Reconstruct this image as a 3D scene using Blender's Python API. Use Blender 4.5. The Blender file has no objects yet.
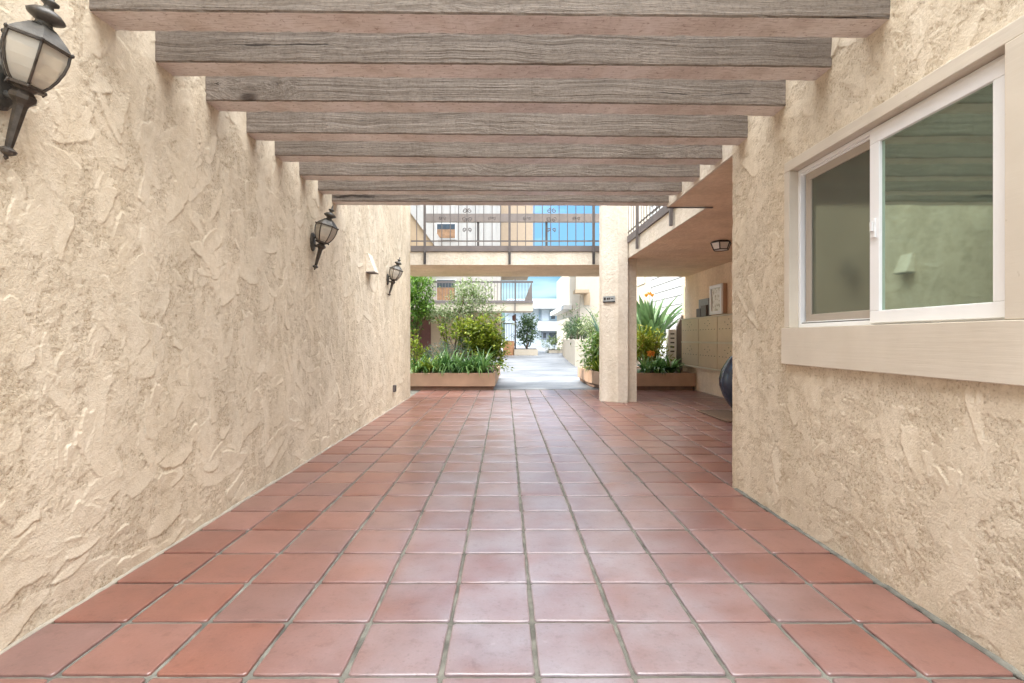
import bpy, bmesh, math, random
import numpy as np
from mathutils import Vector, Matrix
R = math.radians
random.seed(7)
S = bpy.context.scene
COL = S.collection

# ------------------------------------------------------------------ camera
CZ = 1.12
cam_d = bpy.data.cameras.new('camera'); cam = bpy.data.objects.new('camera', cam_d); COL.objects.link(cam)
cam.location = (0, 0, CZ); cam.rotation_euler = (R(90), 0, 0)
cam_d.sensor_width = 36; cam_d.lens = 17.75
cam_d.shift_x = 7 / 1024; cam_d.shift_y = -3.5 / 1024
cam_d.clip_start = 0.05; cam_d.clip_end = 2000
S.camera = cam
# ------------------------------------------------------------------ light
SUN_DIR = Vector((-1.0, 0.0, 0)).normalized()
SUN_EL = R(40)
sd = Vector((SUN_DIR.x*math.cos(SUN_EL), SUN_DIR.y*math.cos(SUN_EL), math.sin(SUN_EL)))
W = bpy.data.worlds.new('World'); S.world = W; W.use_nodes = True
nt = W.node_tree; nt.nodes.clear()
out = nt.nodes.new('ShaderNodeOutputWorld'); bg = nt.nodes.new('ShaderNodeBackground')
sky = nt.nodes.new('ShaderNodeTexSky'); sky.sky_type = 'NISHITA'; sky.sun_disc = False
sky.sun_elevation = SUN_EL; sky.sun_rotation = math.atan2(SUN_DIR.x, SUN_DIR.y)
sky.air_density = 1.0; sky.dust_density = 0.3; sky.ozone_density = 1.2
tc = nt.nodes.new('ShaderNodeTexCoord')
mp = nt.nodes.new('ShaderNodeMapping'); mp.inputs['Scale'].default_value = (1.2, 1.2, 5)
nz = nt.nodes.new('ShaderNodeTexNoise'); nz.inputs['Scale'].default_value = 3.0; nz.inputs['Detail'].default_value = 7; nz.inputs['Distortion'].default_value = .4
cr = nt.nodes.new('ShaderNodeValToRGB'); cr.color_ramp.elements[0].position = .50; cr.color_ramp.elements[1].position = .74
mx = nt.nodes.new('ShaderNodeMix'); mx.data_type = 'RGBA'
mx.inputs[7].default_value = (60, 60.5, 61.5, 1)
nt.links.new(tc.outputs['Generated'], mp.inputs['Vector']); nt.links.new(mp.outputs[0], nz.inputs['Vector'])
nt.links.new(nz.outputs['Fac'], cr.inputs['Fac'])
dt = nt.nodes.new('ShaderNodeVectorMath'); dt.operation = 'DOT_PRODUCT'; nt.links.new(tc.outputs['Generated'], dt.inputs[0]); dt.inputs[1].default_value = (.05, -.22, .974)
mr = nt.nodes.new('ShaderNodeMapRange'); mr.interpolation_type = 'SMOOTHSTEP'; nt.links.new(dt.outputs['Value'], mr.inputs['Value'])
mr.inputs['From Min'].default_value = .58; mr.inputs['From Max'].default_value = .96; mr.inputs['To Max'].default_value = .9  # bright cap added overhead in the sky to fill the passage
am = nt.nodes.new('ShaderNodeMath'); am.operation = 'ADD'; am.use_clamp = True
wm = nt.nodes.new('ShaderNodeMath'); wm.operation = 'MULTIPLY'; nt.links.new(cr.outputs['Color'], wm.inputs[0]); wm.inputs[1].default_value = .045
nt.links.new(wm.outputs[0], am.inputs[0]); nt.links.new(mr.outputs[0], am.inputs[1]); nt.links.new(am.outputs[0], mx.inputs[0])
sz = nt.nodes.new('ShaderNodeSeparateXYZ'); nt.links.new(tc.outputs['Generated'], sz.inputs[0])
hm = nt.nodes.new('ShaderNodeMapRange'); nt.links.new(sz.outputs['Z'], hm.inputs['Value']); hm.inputs['From Min'].default_value = 0; hm.inputs['From Max'].default_value = .4; hm.inputs['To Min'].default_value = .33; hm.inputs['To Max'].default_value = 1.75
vs = nt.nodes.new('ShaderNodeVectorMath'); vs.operation = 'SCALE'; nt.links.new(sky.outputs['Color'], vs.inputs[0]); nt.links.new(hm.outputs[0], vs.inputs['Scale'])
vm = nt.nodes.new('ShaderNodeVectorMath'); vm.operation = 'MULTIPLY'; nt.links.new(vs.outputs[0], vm.inputs[0]); vm.inputs[1].default_value = (.58, .86, .95)
nt.links.new(vm.outputs[0], mx.inputs[6]); nt.links.new(mx.outputs[2], bg.inputs['Color'])
bg.inputs['Strength'].default_value = 0.07
nt.links.new(bg.outputs[0], out.inputs[0])
sun_d = bpy.data.lights.new('sun', 'SUN'); sun = bpy.data.objects.new('sun', sun_d); COL.objects.link(sun)
sun_d.energy = 2.0; sun_d.angle = R(0.5); sun_d.color = (1, .95, .87)
sun.rotation_euler = sd.to_track_quat('Z', 'Y').to_euler()
S.view_settings.view_transform = 'Standard'; S.view_settings.look = 'None'
S.view_settings.exposure = 1.68; S.view_settings.gamma = 1
S.render.engine = 'CYCLES'
S.cycles.use_denoising = True
S.cycles.max_bounces = 14; S.cycles.diffuse_bounces = 8; S.cycles.glossy_bounces = 4; S.cycles.transparent_max_bounces = 16
S.cycles.sample_clamp_indirect = 8

# ------------------------------------------------------------------ materials
def new_mat(name):
    m = bpy.data.materials.new(name); m.use_nodes = True
    n = m.node_tree.nodes; l = m.node_tree.links
    return m, n, l, n['Principled BSDF']
def ramp(n, stops):
    r = n.new('ShaderNodeValToRGB'); e = r.color_ramp.elements
    while len(e) < len(stops): e.new(.5)
    for i, (p, c) in enumerate(stops):
        e[i].position = p; e[i].color = (*c, 1) if len(c) == 3 else c
    return r
def noise(n, l, scale, detail=4, rough=.55, src='Object', vec=None, dist=0, mapscale=None):
    t = n.new('ShaderNodeTexNoise'); t.inputs['Scale'].default_value = scale
    t.inputs['Detail'].default_value = detail; t.inputs['Roughness'].default_value = rough; t.inputs['Distortion'].default_value = dist
    if vec is None:
        c = n.new('ShaderNodeTexCoord'); vec = c.outputs[src]
    if mapscale:
        m = n.new('ShaderNodeMapping'); m.inputs['Scale'].default_value = mapscale
        l.new(vec, m.inputs['Vector']); vec = m.outputs[0]
    l.new(vec, t.inputs['Vector'])
    return t
def mixc(n, l, fac, a, b, mode='MIX'):
    x = n.new('ShaderNodeMix'); x.data_type = 'RGBA'; x.blend_type = mode
    for s, v in ((0, fac), (6, a), (7, b)):
        if hasattr(v, 'links') or hasattr(v, 'is_output'): l.new(v, x.inputs[s])
        elif isinstance(v, (int, float)): x.inputs[s].default_value = v
        else: x.inputs[s].default_value = (*v, 1)
    return x.outputs[2]
def bump(n, l, h, strength, dist, normal=None):
    b = n.new('ShaderNodeBump'); b.inputs['Strength'].default_value = strength; b.inputs['Distance'].default_value = dist
    l.new(h, b.inputs['Height'])
    if normal is not None: l.new(normal, b.inputs['Normal'])
    return b.outputs[0]
def paint(name, c, rough=.6, var=.12, scale=6, bmp=0, bscale=60, metal=0, spec=.5):
    m, n, l, p = new_mat(name)
    t = noise(n, l, scale, 5)
    r = ramp(n, [(.3, tuple(x*(1-var) for x in c)), (.7, tuple(min(1, x*(1+var)) for x in c))])
    l.new(t.outputs['Fac'], r.inputs['Fac']); l.new(r.outputs['Color'], p.inputs['Base Color'])
    p.inputs['Roughness'].default_value = rough; p.inputs['Metallic'].default_value = metal
    p.inputs['Specular IOR Level'].default_value = spec
    if bmp:
        t2 = noise(n, l, bscale, 4); l.new(bump(n, l, t2.outputs['Fac'], .6, bmp), p.inputs['Normal'])
    return m
def stucco(name, c, skin=False, bmp=1.0):
    m, n, l, p = new_mat(name)
    a = noise(n, l, 1.3, 5); b = noise(n, l, 22, 6, .65)
    r = ramp(n, [(.3, tuple(x*.88 for x in c)), (.72, tuple(min(1, x*1.07) for x in c))]); l.new(a.outputs['Fac'], r.inputs['Fac'])
    r2 = ramp(n, [(.35, (.84, .81, .77)), (.62, (1, 1, 1))]); l.new(b.outputs['Fac'], r2.inputs['Fac'])
    colr = mixc(n, l, .7, r.outputs['Color'], r2.outputs['Color'], 'MULTIPLY')
    stn = noise(n, l, 1.0, 5, .6, mapscale=(3.0, 3.0, .45)); rs_ = ramp(n, [(.35, (.90, .875, .83)), (.6, (1.02, 1.02, 1.02))]); l.new(stn.outputs['Fac'], rs_.inputs['Fac'])
    colr = mixc(n, l, .8, colr, rs_.outputs['Color'], 'MULTIPLY')
    g = noise(n, l, 230, 3, .6)
    v = n.new('ShaderNodeTexVoronoi'); v.inputs['Scale'].default_value = 130
    co = n.new('ShaderNodeTexCoord'); l.new(co.outputs['Object'], v.inputs['Vector'])
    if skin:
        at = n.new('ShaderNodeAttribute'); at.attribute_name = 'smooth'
        colr = mixc(n, l, at.outputs['Fac'], mixc(n, l, 1.0, colr, (.955, .94, .915), 'MULTIPLY'), mixc(n, l, 1.0, colr, (1.05, 1.05, 1.045), 'MULTIPLY'))  # rough areas darkened, their micro shadows put into the colour
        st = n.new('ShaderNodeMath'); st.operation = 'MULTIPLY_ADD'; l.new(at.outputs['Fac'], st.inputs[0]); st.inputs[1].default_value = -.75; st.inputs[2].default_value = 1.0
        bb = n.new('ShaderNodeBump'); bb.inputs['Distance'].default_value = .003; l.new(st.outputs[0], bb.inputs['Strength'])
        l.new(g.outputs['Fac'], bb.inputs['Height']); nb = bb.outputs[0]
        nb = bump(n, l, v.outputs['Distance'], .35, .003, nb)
        pit = noise(n, l, 85, 4, .65); rp = ramp(n, [(.36, (.48, .41, .34)), (.48, (1, 1, 1))]); l.new(pit.outputs['Fac'], rp.inputs['Fac'])  # pit colour: dirt plus painted shade where bump shading stays faint
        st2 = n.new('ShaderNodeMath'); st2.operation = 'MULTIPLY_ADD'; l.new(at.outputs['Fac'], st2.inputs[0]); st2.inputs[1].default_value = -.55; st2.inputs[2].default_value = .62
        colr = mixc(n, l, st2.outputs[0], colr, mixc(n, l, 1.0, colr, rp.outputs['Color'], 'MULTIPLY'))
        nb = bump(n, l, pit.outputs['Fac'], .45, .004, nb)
    else:
        e = noise(n, l, 9, 5, .6, dist=.8)
        rr = ramp(n, [(.46, (0, 0, 0)), (.54, (1, 1, 1))]); l.new(e.outputs['Fac'], rr.inputs['Fac'])
        nb = bump(n, l, rr.outputs['Color'], .55*bmp, .006)
        nb = bump(n, l, b.outputs['Fac'], .6*bmp, .012, nb)
        nb = bump(n, l, g.outputs['Fac'], .5*bmp, .003, nb)
    l.new(colr, p.inputs['Base Color']); l.new(nb, p.inputs['Normal'])
    p.inputs['Roughness'].default_value = .93; p.inputs['Specular IOR Level'].default_value = .2
    return m
M = {}
CREAM = (.70, .618, .49)
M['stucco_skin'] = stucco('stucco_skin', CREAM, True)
M['stucco'] = stucco('stucco', CREAM)
M['stucco_white'] = stucco('stucco_white', (.76, .69, .58))
M['soffit'] = stucco('soffit', (.82, .635, .46), bmp=.8)  # cream stucco tinted orange, warm tile bounce put into its colour
M['trim'] = paint('trim', (.58, .535, .445), .65, .05, 5, .0015, 40)
def trim_wood():
    m, n, l, p = new_mat('trim')
    gr = noise(n, l, 1.0, 5, .65, mapscale=(60, 2.2, 60)); bl = noise(n, l, 3.5, 5); dn = noise(n, l, 26, 3, .5)
    r = ramp(n, [(.3, (.565, .50, .405)), (.7, (.635, .57, .47))]); l.new(bl.outputs['Fac'], r.inputs['Fac'])
    rd = ramp(n, [(.22, (.72, .68, .62)), (.29, (1, 1, 1))]); l.new(dn.outputs['Fac'], rd.inputs['Fac'])
    l.new(mixc(n, l, .8, r.outputs['Color'], rd.outputs['Color'], 'MULTIPLY'), p.inputs['Base Color']); p.inputs['Roughness'].default_value = .6
    nb = bump(n, l, gr.outputs['Fac'], .35, .003); nb = bump(n, l, rd.outputs['Color'], .5, .003, nb); l.new(nb, p.inputs['Normal'])
    return m
M['trim'] = trim_wood()
M['white_vinyl'] = paint('white_vinyl', (.80, .80, .79), .35, .02)
M['screen_frame'] = paint('screen_frame', (.40, .35, .29), .5, .05)
M['dark_gap'] = paint('dark_gap', (.10, .09, .08), .6, .1)
M['bronze'] = paint('bronze', (.075, .062, .05), .42, .5, 30, .0008, 90, .35)
M['verdigris'] = paint('verdigris', (.085, .078, .066), .45, .45, 25, .0008, 90, .3)
M['iron'] = paint('iron', (.125, .108, .10), .5, .15, 10)
M['iron_dark'] = paint('iron_dark', (.045, .04, .038), .5, .2)
M['rail_wood'] = paint('rail_wood', (.16, .138, .128), .7, .12, 5)
M['planter'] = paint('planter', (.43, .275, .18), .7, .1, 4, .002, 30)
M['plinth'] = paint('plinth', (.20, .12, .08), .8, .2, 8)
M['soil'] = paint('soil', (.055, .035, .022), .95, .4, 30, .02, 40)
M['mailbox'] = paint('mailbox', (.62, .475, .32), .42, .04, 4, 0, 1, .25)
M['mailbox_edge'] = paint('mailbox_edge', (.62, .54, .41), .4, .04)
M['lock'] = paint('lock', (.10, .08, .06), .4, .2, metal=.6)
M['grey'] = paint('grey', (.22, .22, .22), .4, .2, 20)
M['picture'] = None
M['pot'] = paint('pot', (.022, .032, .055), .13, .4, 5)
M['mat'] = paint('mat', (.135, .085, .052), .95, .25, 60, .004, 200)
M['black'] = paint('black', (.02, .02, .02), .5, .2)
M['white'] = paint('white', (.60, .595, .57), .6, .03)
M['board_white'] = paint('board_white', (.43, .405, .37), .75, .04)
M['cool_white'] = paint('cool_white', (.50, .56, .60), .7, .03)
M['beige'] = paint('beige', (.46, .34, .22), .8, .05)
M['peach'] = paint('peach', (.44, .335, .235), .8, .05)
M['cream_light'] = paint('cream_light', (.55, .48, .38), .8, .04)
M['door_brown'] = paint('door_brown', (.13, .045, .03), .6, .15)
M['win_dark'] = paint('win_dark', (.06, .07, .08), .12, .2)
M['win_blue'] = paint('win_blue', (.25, .33, .38), .15, .1)
M['curtain'] = paint('curtain', (.26, .15, .08), .8, .3, 5)
M['roof_grey'] = paint('roof_grey', (.22, .25, .29), .85, .2, 8)
M['bark'] = paint('bark', (.16, .10, .065), .9, .3, 20, .01, 40)
M['bulb'] = paint('bulb', (.75, .73, .68), .4, .02)
M['caulk'] = paint('caulk', (.33, .29, .23), .8, .15, 12)
M['brick'] = paint('brick', (.42, .22, .11), .85, .25, 6)
M['sign'] = paint('sign', (.36, .39, .40), .35, .05, metal=.3)
M['tile_bed'] = paint('tile_bed', (.14, .135, .112), .95, .5, 9, .008, 45)
M['ground'] = paint('ground', (.34, .32, .29), .9, .15, .5)

def concrete():
    m, n, l, p = new_mat('concrete')
    a = noise(n, l, .7, 6, .6); b = noise(n, l, 14, 5)
    r = ramp(n, [(.34, (.14, .144, .148)), (.5, (.20, .205, .21)), (.68, (.27, .275, .28))]); l.new(a.outputs['Fac'], r.inputs['Fac'])
    r2 = ramp(n, [(.3, (.85, .85, .85)), (.7, (1, 1, 1))]); l.new(b.outputs['Fac'], r2.inputs['Fac'])
    l.new(mixc(n, l, 1, r.outputs['Color'], r2.outputs['Color'], 'MULTIPLY'), p.inputs['Base Color'])
    p.inputs['Roughness'].default_value = .55
    l.new(bump(n, l, b.outputs['Fac'], .3, .01), p.inputs['Normal'])
    return m
M['concrete'] = concrete()
def tile_mat():
    m, n, l, p = new_mat('terracotta_tile')
    g = n.new('ShaderNodeNewGeometry')
    r = ramp(n, [(0, (.165, .058, .038)), (.2, (.215, .082, .054)), (.4, (.20, .087, .065)), (.6, (.235, .105, .078)), (.8, (.185, .094, .078)), (1, (.245, .112, .08))])
    l.new(g.outputs['Random Per Island'], r.inputs['Fac'])
    a = noise(n, l, 5.5, 6, .62); ra = ramp(n, [(.22, (.66, .62, .61)), (.5, (.95, .94, .93)), (.78, (1.12, 1.10, 1.09))]); l.new(a.outputs['Fac'], ra.inputs['Fac'])
    c = mixc(n, l, .85, r.outputs['Color'], ra.outputs['Color'], 'MULTIPLY')
    # pale lilac sky sheen painted into the colour along the walkway middle
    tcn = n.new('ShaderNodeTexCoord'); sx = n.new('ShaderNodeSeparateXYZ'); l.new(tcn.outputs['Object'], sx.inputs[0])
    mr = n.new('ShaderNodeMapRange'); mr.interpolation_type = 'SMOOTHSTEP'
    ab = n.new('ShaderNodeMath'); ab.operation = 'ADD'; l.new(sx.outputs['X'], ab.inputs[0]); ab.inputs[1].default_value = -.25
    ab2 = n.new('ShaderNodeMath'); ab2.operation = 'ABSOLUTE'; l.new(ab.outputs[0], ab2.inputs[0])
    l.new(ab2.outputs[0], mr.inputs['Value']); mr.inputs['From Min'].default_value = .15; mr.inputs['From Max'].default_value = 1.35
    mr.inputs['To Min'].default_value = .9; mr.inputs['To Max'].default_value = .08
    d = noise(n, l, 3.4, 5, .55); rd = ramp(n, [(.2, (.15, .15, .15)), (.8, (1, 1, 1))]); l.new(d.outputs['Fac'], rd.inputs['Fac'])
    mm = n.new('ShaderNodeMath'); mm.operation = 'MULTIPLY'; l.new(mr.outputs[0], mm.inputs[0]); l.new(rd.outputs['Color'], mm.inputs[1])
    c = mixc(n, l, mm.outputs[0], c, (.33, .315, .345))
    f = noise(n, l, 75, 4, .7); rf = ramp(n, [(.26, (.5, .46, .44)), (.40, (.92, .91, .9)), (.66, (1.0, 1.0, 1.0)), (.8, (1.25, 1.25, 1.25))]); l.new(f.outputs['Fac'], rf.inputs['Fac'])
    sc_ = noise(n, l, 17, 6, .72); rsc = ramp(n, [(.32, (.70, .66, .64)), (.46, (1, 1, 1)), (.60, (1, 1, 1)), (.72, (1.28, 1.27, 1.26))]); l.new(sc_.outputs['Fac'], rsc.inputs['Fac'])
    c = mixc(n, l, .75, c, rsc.outputs['Color'], 'MULTIPLY')
    c = mixc(n, l, .75, c, rf.outputs['Color'], 'MULTIPLY')
    l.new(c, p.inputs['Base Color'])
    rr = n.new('ShaderNodeMapRange'); l.new(d.outputs['Fac'], rr.inputs['Value']); rr.inputs['From Min'].default_value = .3; rr.inputs['From Max'].default_value = .7
    rr.inputs['To Min'].default_value = .285; rr.inputs['To Max'].default_value = .37; l.new(rr.outputs[0], p.inputs['Roughness'])
    nb = bump(n, l, a.outputs['Fac'], .10, .004); nb = bump(n, l, f.outputs['Fac'], .3, .002, nb)
    l.new(nb, p.inputs['Normal']); p.inputs['Specular IOR Level'].default_value = 1.0
    return m
M['tile'] = tile_mat()
def wood():
    m, n, l, p = new_mat('weathered_wood')
    tcn = n.new('ShaderNodeTexCoord'); oi = n.new('ShaderNodeObjectInfo')
    ml = n.new('ShaderNodeMath'); ml.operation = 'MULTIPLY'; l.new(oi.outputs['Random'], ml.inputs[0]); ml.inputs[1].default_value = 37
    cb = n.new('ShaderNodeCombineXYZ'); l.new(ml.outputs[0], cb.inputs[0]); l.new(ml.outputs[0], cb.inputs[1])
    ad = n.new('ShaderNodeVectorMath'); l.new(tcn.outputs['Object'], ad.inputs[0]); l.new(cb.outputs[0], ad.inputs[1])
    warp = noise(n, l, 1.3, 3, .5, vec=ad.outputs[0])
    wv = n.new('ShaderNodeVectorMath'); wv.operation = 'SCALE'; l.new(warp.outputs['Color'], wv.inputs[0]); wv.inputs['Scale'].default_value = .10
    vo = n.new('ShaderNodeTexVoronoi'); vo.inputs['Scale'].default_value = 1.0
    mpv = n.new('ShaderNodeMapping'); mpv.inputs['Scale'].default_value = (1.15, 2.6, 2.6); l.new(ad.outputs[0], mpv.inputs['Vector']); l.new(mpv.outputs[0], vo.inputs['Vector'])
    kn = n.new('ShaderNodeMapRange'); kn.interpolation_type = 'SMOOTHSTEP'; l.new(vo.outputs['Distance'], kn.inputs['Value']); kn.inputs['From Min'].default_value = .03; kn.inputs['From Max'].default_value = .42
    kn.inputs['To Min'].default_value = .075; kn.inputs['To Max'].default_value = 0
    kv = n.new('ShaderNodeCombineXYZ'); l.new(kn.outputs[0], kv.inputs[1]); l.new(kn.outputs[0], kv.inputs[2])
    ad2 = n.new('ShaderNodeVectorMath'); l.new(ad.outputs[0], ad2.inputs[0]); l.new(wv.outputs[0], ad2.inputs[1])
    ad3 = n.new('ShaderNodeVectorMath'); l.new(ad2.outputs[0], ad3.inputs[0]); l.new(kv.outputs[0], ad3.inputs[1])
    gr = noise(n, l, 1.0, 7, .68, vec=ad3.outputs[0], mapscale=(.6, 42, 42))
    fine = noise(n, l, 1.0, 5, .75, vec=ad3.outputs[0], mapscale=(9, 170, 170))
    spk = noise(n, l, 60, 4, .75, vec=ad.outputs[0])
    crk = noise(n, l, 1.0, 4, .6, vec=ad3.outputs[0], mapscale=(.9, 22, 30))
    blot = noise(n, l, 1.7, 6, .65, vec=ad.outputs[0])
    r = ramp(n, [(.25, (.125, .098, .077)), (.5, (.225, .193, .163)), (.75, (.295, .262, .23))]); l.new(gr.outputs['Fac'], r.inputs['Fac'])
    rb = ramp(n, [(.32, (.70, .64, .58)), (.68, (1.12, 1.08, 1.04))]); l.new(blot.outputs['Fac'], rb.inputs['Fac'])
    c = mixc(n, l, .9, r.outputs['Color'], rb.outputs['Color'], 'MULTIPLY')
    rf = ramp(n, [(.3, (.62, .60, .58)), (.58, (1, 1, 1))]); l.new(fine.outputs['Fac'], rf.inputs['Fac'])
    c = mixc(n, l, .7, c, rf.outputs['Color'], 'MULTIPLY')
    rs = ramp(n, [(.34, (.6, .57, .54)), (.5, (1, 1, 1)), (.7, (1.15, 1.13, 1.1))]); l.new(spk.outputs['Fac'], rs.inputs['Fac'])
    c = mixc(n, l, .7, c, rs.outputs['Color'], 'MULTIPLY')
    rk = ramp(n, [(.285, (.16, .12, .09)), (.308, (1, 1, 1))]); l.new(crk.outputs['Fac'], rk.inputs['Fac'])
    c = mixc(n, l, 1.0, c, rk.outputs['Color'], 'MULTIPLY')
    rkn = ramp(n, [(.045, (.22, .15, .10)), (.085, (1, 1, 1))]); l.new(vo.outputs['Distance'], rkn.inputs['Fac'])
    c = mixc(n, l, 1.0, c, rkn.outputs['Color'], 'MULTIPLY')
    l.new(c, p.inputs['Base Color']); p.inputs['Roughness'].default_value = .72
    nb = bump(n, l, gr.outputs['Fac'], .9, .014); nb = bump(n, l, fine.outputs['Fac'], .5, .003, nb)
    nb = bump(n, l, rk.outputs['Color'], .7, .008, nb); nb = bump(n, l, spk.outputs['Fac'], .35, .003, nb)
    l.new(nb, p.inputs['Normal'])
    return m
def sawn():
    m, n, l, p = new_mat('wood_paint_bounce')
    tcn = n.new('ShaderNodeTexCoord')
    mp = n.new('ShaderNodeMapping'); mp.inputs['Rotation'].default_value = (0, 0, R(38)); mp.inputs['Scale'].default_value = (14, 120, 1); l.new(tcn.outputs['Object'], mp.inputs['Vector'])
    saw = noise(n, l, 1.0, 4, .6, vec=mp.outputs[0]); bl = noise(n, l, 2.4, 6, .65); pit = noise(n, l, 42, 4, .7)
    r = ramp(n, [(.3, (.42, .33, .275)), (.5, (.62, .545, .50)), (.7, (.72, .665, .64))]); l.new(bl.outputs['Fac'], r.inputs['Fac'])  # old underside paint, lightened to carry floor bounce and sheen in its colour
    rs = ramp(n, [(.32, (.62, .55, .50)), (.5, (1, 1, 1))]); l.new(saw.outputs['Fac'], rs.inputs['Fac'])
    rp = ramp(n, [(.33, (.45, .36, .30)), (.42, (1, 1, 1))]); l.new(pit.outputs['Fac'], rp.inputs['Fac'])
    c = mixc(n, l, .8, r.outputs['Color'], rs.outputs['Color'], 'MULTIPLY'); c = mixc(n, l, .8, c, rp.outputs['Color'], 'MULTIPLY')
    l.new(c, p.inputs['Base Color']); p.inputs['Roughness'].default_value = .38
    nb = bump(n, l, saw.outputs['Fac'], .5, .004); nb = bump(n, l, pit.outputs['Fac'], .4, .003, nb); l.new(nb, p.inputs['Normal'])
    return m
M['wood'] = wood()
M['wood_paint_bounce'] = sawn()
def glass_opaque(name, dark, tint, fac, rough=.015):
    m, n, l, p = new_mat(name)
    p.inputs['Base Color'].default_value = (*dark, 1); p.inputs['Roughness'].default_value = .6
    g = n.new('ShaderNodeBsdfGlossy'); g.inputs['Color'].default_value = (*tint, 1); g.inputs['Roughness'].default_value = rough
    t = noise(n, l, 2.5, 2); l.new(bump(n, l, t.outputs['Fac'], .05, .01), g.inputs['Normal'])
    ms = n.new('ShaderNodeMixShader'); ms.inputs[0].default_value = fac
    l.new(p.outputs[0], ms.inputs[1]); l.new(g.outputs[0], ms.inputs[2]); l.new(ms.outputs[0], n['Material Output'].inputs['Surface'])
    return m
M['glass'] = glass_opaque('window_glass', (.055, .085, .062), (.66, .82, .66), .46, .035)
M['screen'] = glass_opaque('insect_screen', (.035, .04, .03), (.60, .67, .54), .25, .09)
def clear_glass():
    m, n, l, p = new_mat('clear_glass')
    tr = n.new('ShaderNodeBsdfTransparent'); tr.inputs['Color'].default_value = (.90, .87, .80, 1)
    g = n.new('ShaderNodeBsdfGlossy'); g.inputs['Roughness'].default_value = .08
    df = n.new('ShaderNodeBsdfDiffuse'); df.inputs['Color'].default_value = (.78, .73, .63, 1)
    f = n.new('ShaderNodeFresnel'); f.inputs['IOR'].default_value = 1.5
    ms = n.new('ShaderNodeMixShader'); l.new(f.outputs[0], ms.inputs[0]); l.new(tr.outputs[0], ms.inputs[1]); l.new(g.outputs[0], ms.inputs[2])
    m2 = n.new('ShaderNodeMixShader'); m2.inputs[0].default_value = .5; l.new(ms.outputs[0], m2.inputs[1]); l.new(df.outputs[0], m2.inputs[2])
    l.new(m2.outputs[0], n['Material Output'].inputs['Surface'])
    return m
M['clear_glass'] = clear_glass()
def picture():
    m, n, l, p = new_mat('notice_sheet')
    t = noise(n, l, 14, 3); r = ramp(n, [(.42, (.45, .40, .30)), (.5, (.78, .75, .68)), (.7, (.74, .72, .66))])
    l.new(t.outputs['Fac'], r.inputs['Fac']); l.new(r.outputs['Color'], p.inputs['Base Color']); p.inputs['Roughness'].default_value = .3
    return m
M['picture'] = picture()
def leafmat(name, cols, rough=.45, trans=.3):
    m, n, l, p = new_mat(name)
    g = n.new('ShaderNodeNewGeometry')
    k = len(cols); r = ramp(n, [(i/(k-1), c) for i, c in enumerate(cols)])
    l.new(g.outputs['Random Per Island'], r.inputs['Fac']); l.new(r.outputs['Color'], p.inputs['Base Color'])
    p.inputs['Roughness'].default_value = rough
    t = n.new('ShaderNodeBsdfTranslucent'); l.new(r.outputs['Color'], t.inputs['Color'])
    ms = n.new('ShaderNodeMixShader'); ms.inputs[0].default_value = trans
    l.new(p.outputs[0], ms.inputs[1]); l.new(t.outputs[0], ms.inputs[2]); l.new(ms.outputs[0], n['Material Output'].inputs['Surface'])
    return m
M['leaf_yellow'] = leafmat('leaf_yellow', [(.06, .11, .01), (.20, .28, .02), (.40, .46, .05), (.14, .22, .02), (.48, .50, .07)])
M['leaf_green'] = leafmat('leaf_green', [(.07, .17, .025), (.14, .28, .035), (.24, .38, .06), (.09, .2, .03)])
M['leaf_olive'] = leafmat('leaf_olive', [(.16, .23, .09), (.27, .34, .16), (.38, .42, .25), (.20, .28, .09), (.14, .23, .05)])
M['leaf_grey'] = leafmat('leaf_grey', [(.15, .20, .16), (.22, .27, .23), (.12, .17, .12)])
M['leaf_strap'] = leafmat('leaf_strap', [(.045, .13, .04), (.11, .24, .06), (.22, .37, .11), (.07, .17, .05)], .35)
M['leaf_blue'] = leafmat('leaf_blue', [(.05, .11, .08), (.09, .17, .12), (.13, .21, .15)], .4)
M['leaf_mixed'] = leafmat('leaf_mixed', [(.06, .14, .03), (.12, .22, .05), (.24, .32, .05), (.09, .18, .06)])
M['leaf_bird'] = leafmat('leaf_bird', [(.10, .19, .07), (.18, .29, .12), (.26, .36, .18)], .35)
M['leaf_croton'] = leafmat('leaf_croton', [(.17, .27, .03), (.34, .39, .04), (.44, .42, .05), (.22, .31, .03), (.36, .24, .05)])
M['leaf_far'] = leafmat('leaf_far', [(.05, .10, .04), (.09, .15, .06), (.12, .18, .08)])
M['flower'] = leafmat('flower', [(.75, .28, .04), (.80, .40, .06), (.70, .20, .03)], .5, .3)
M['flower_lilac'] = leafmat('flower_lilac', [(.45, .38, .6), (.6, .55, .7)], .5, .3)

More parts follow.
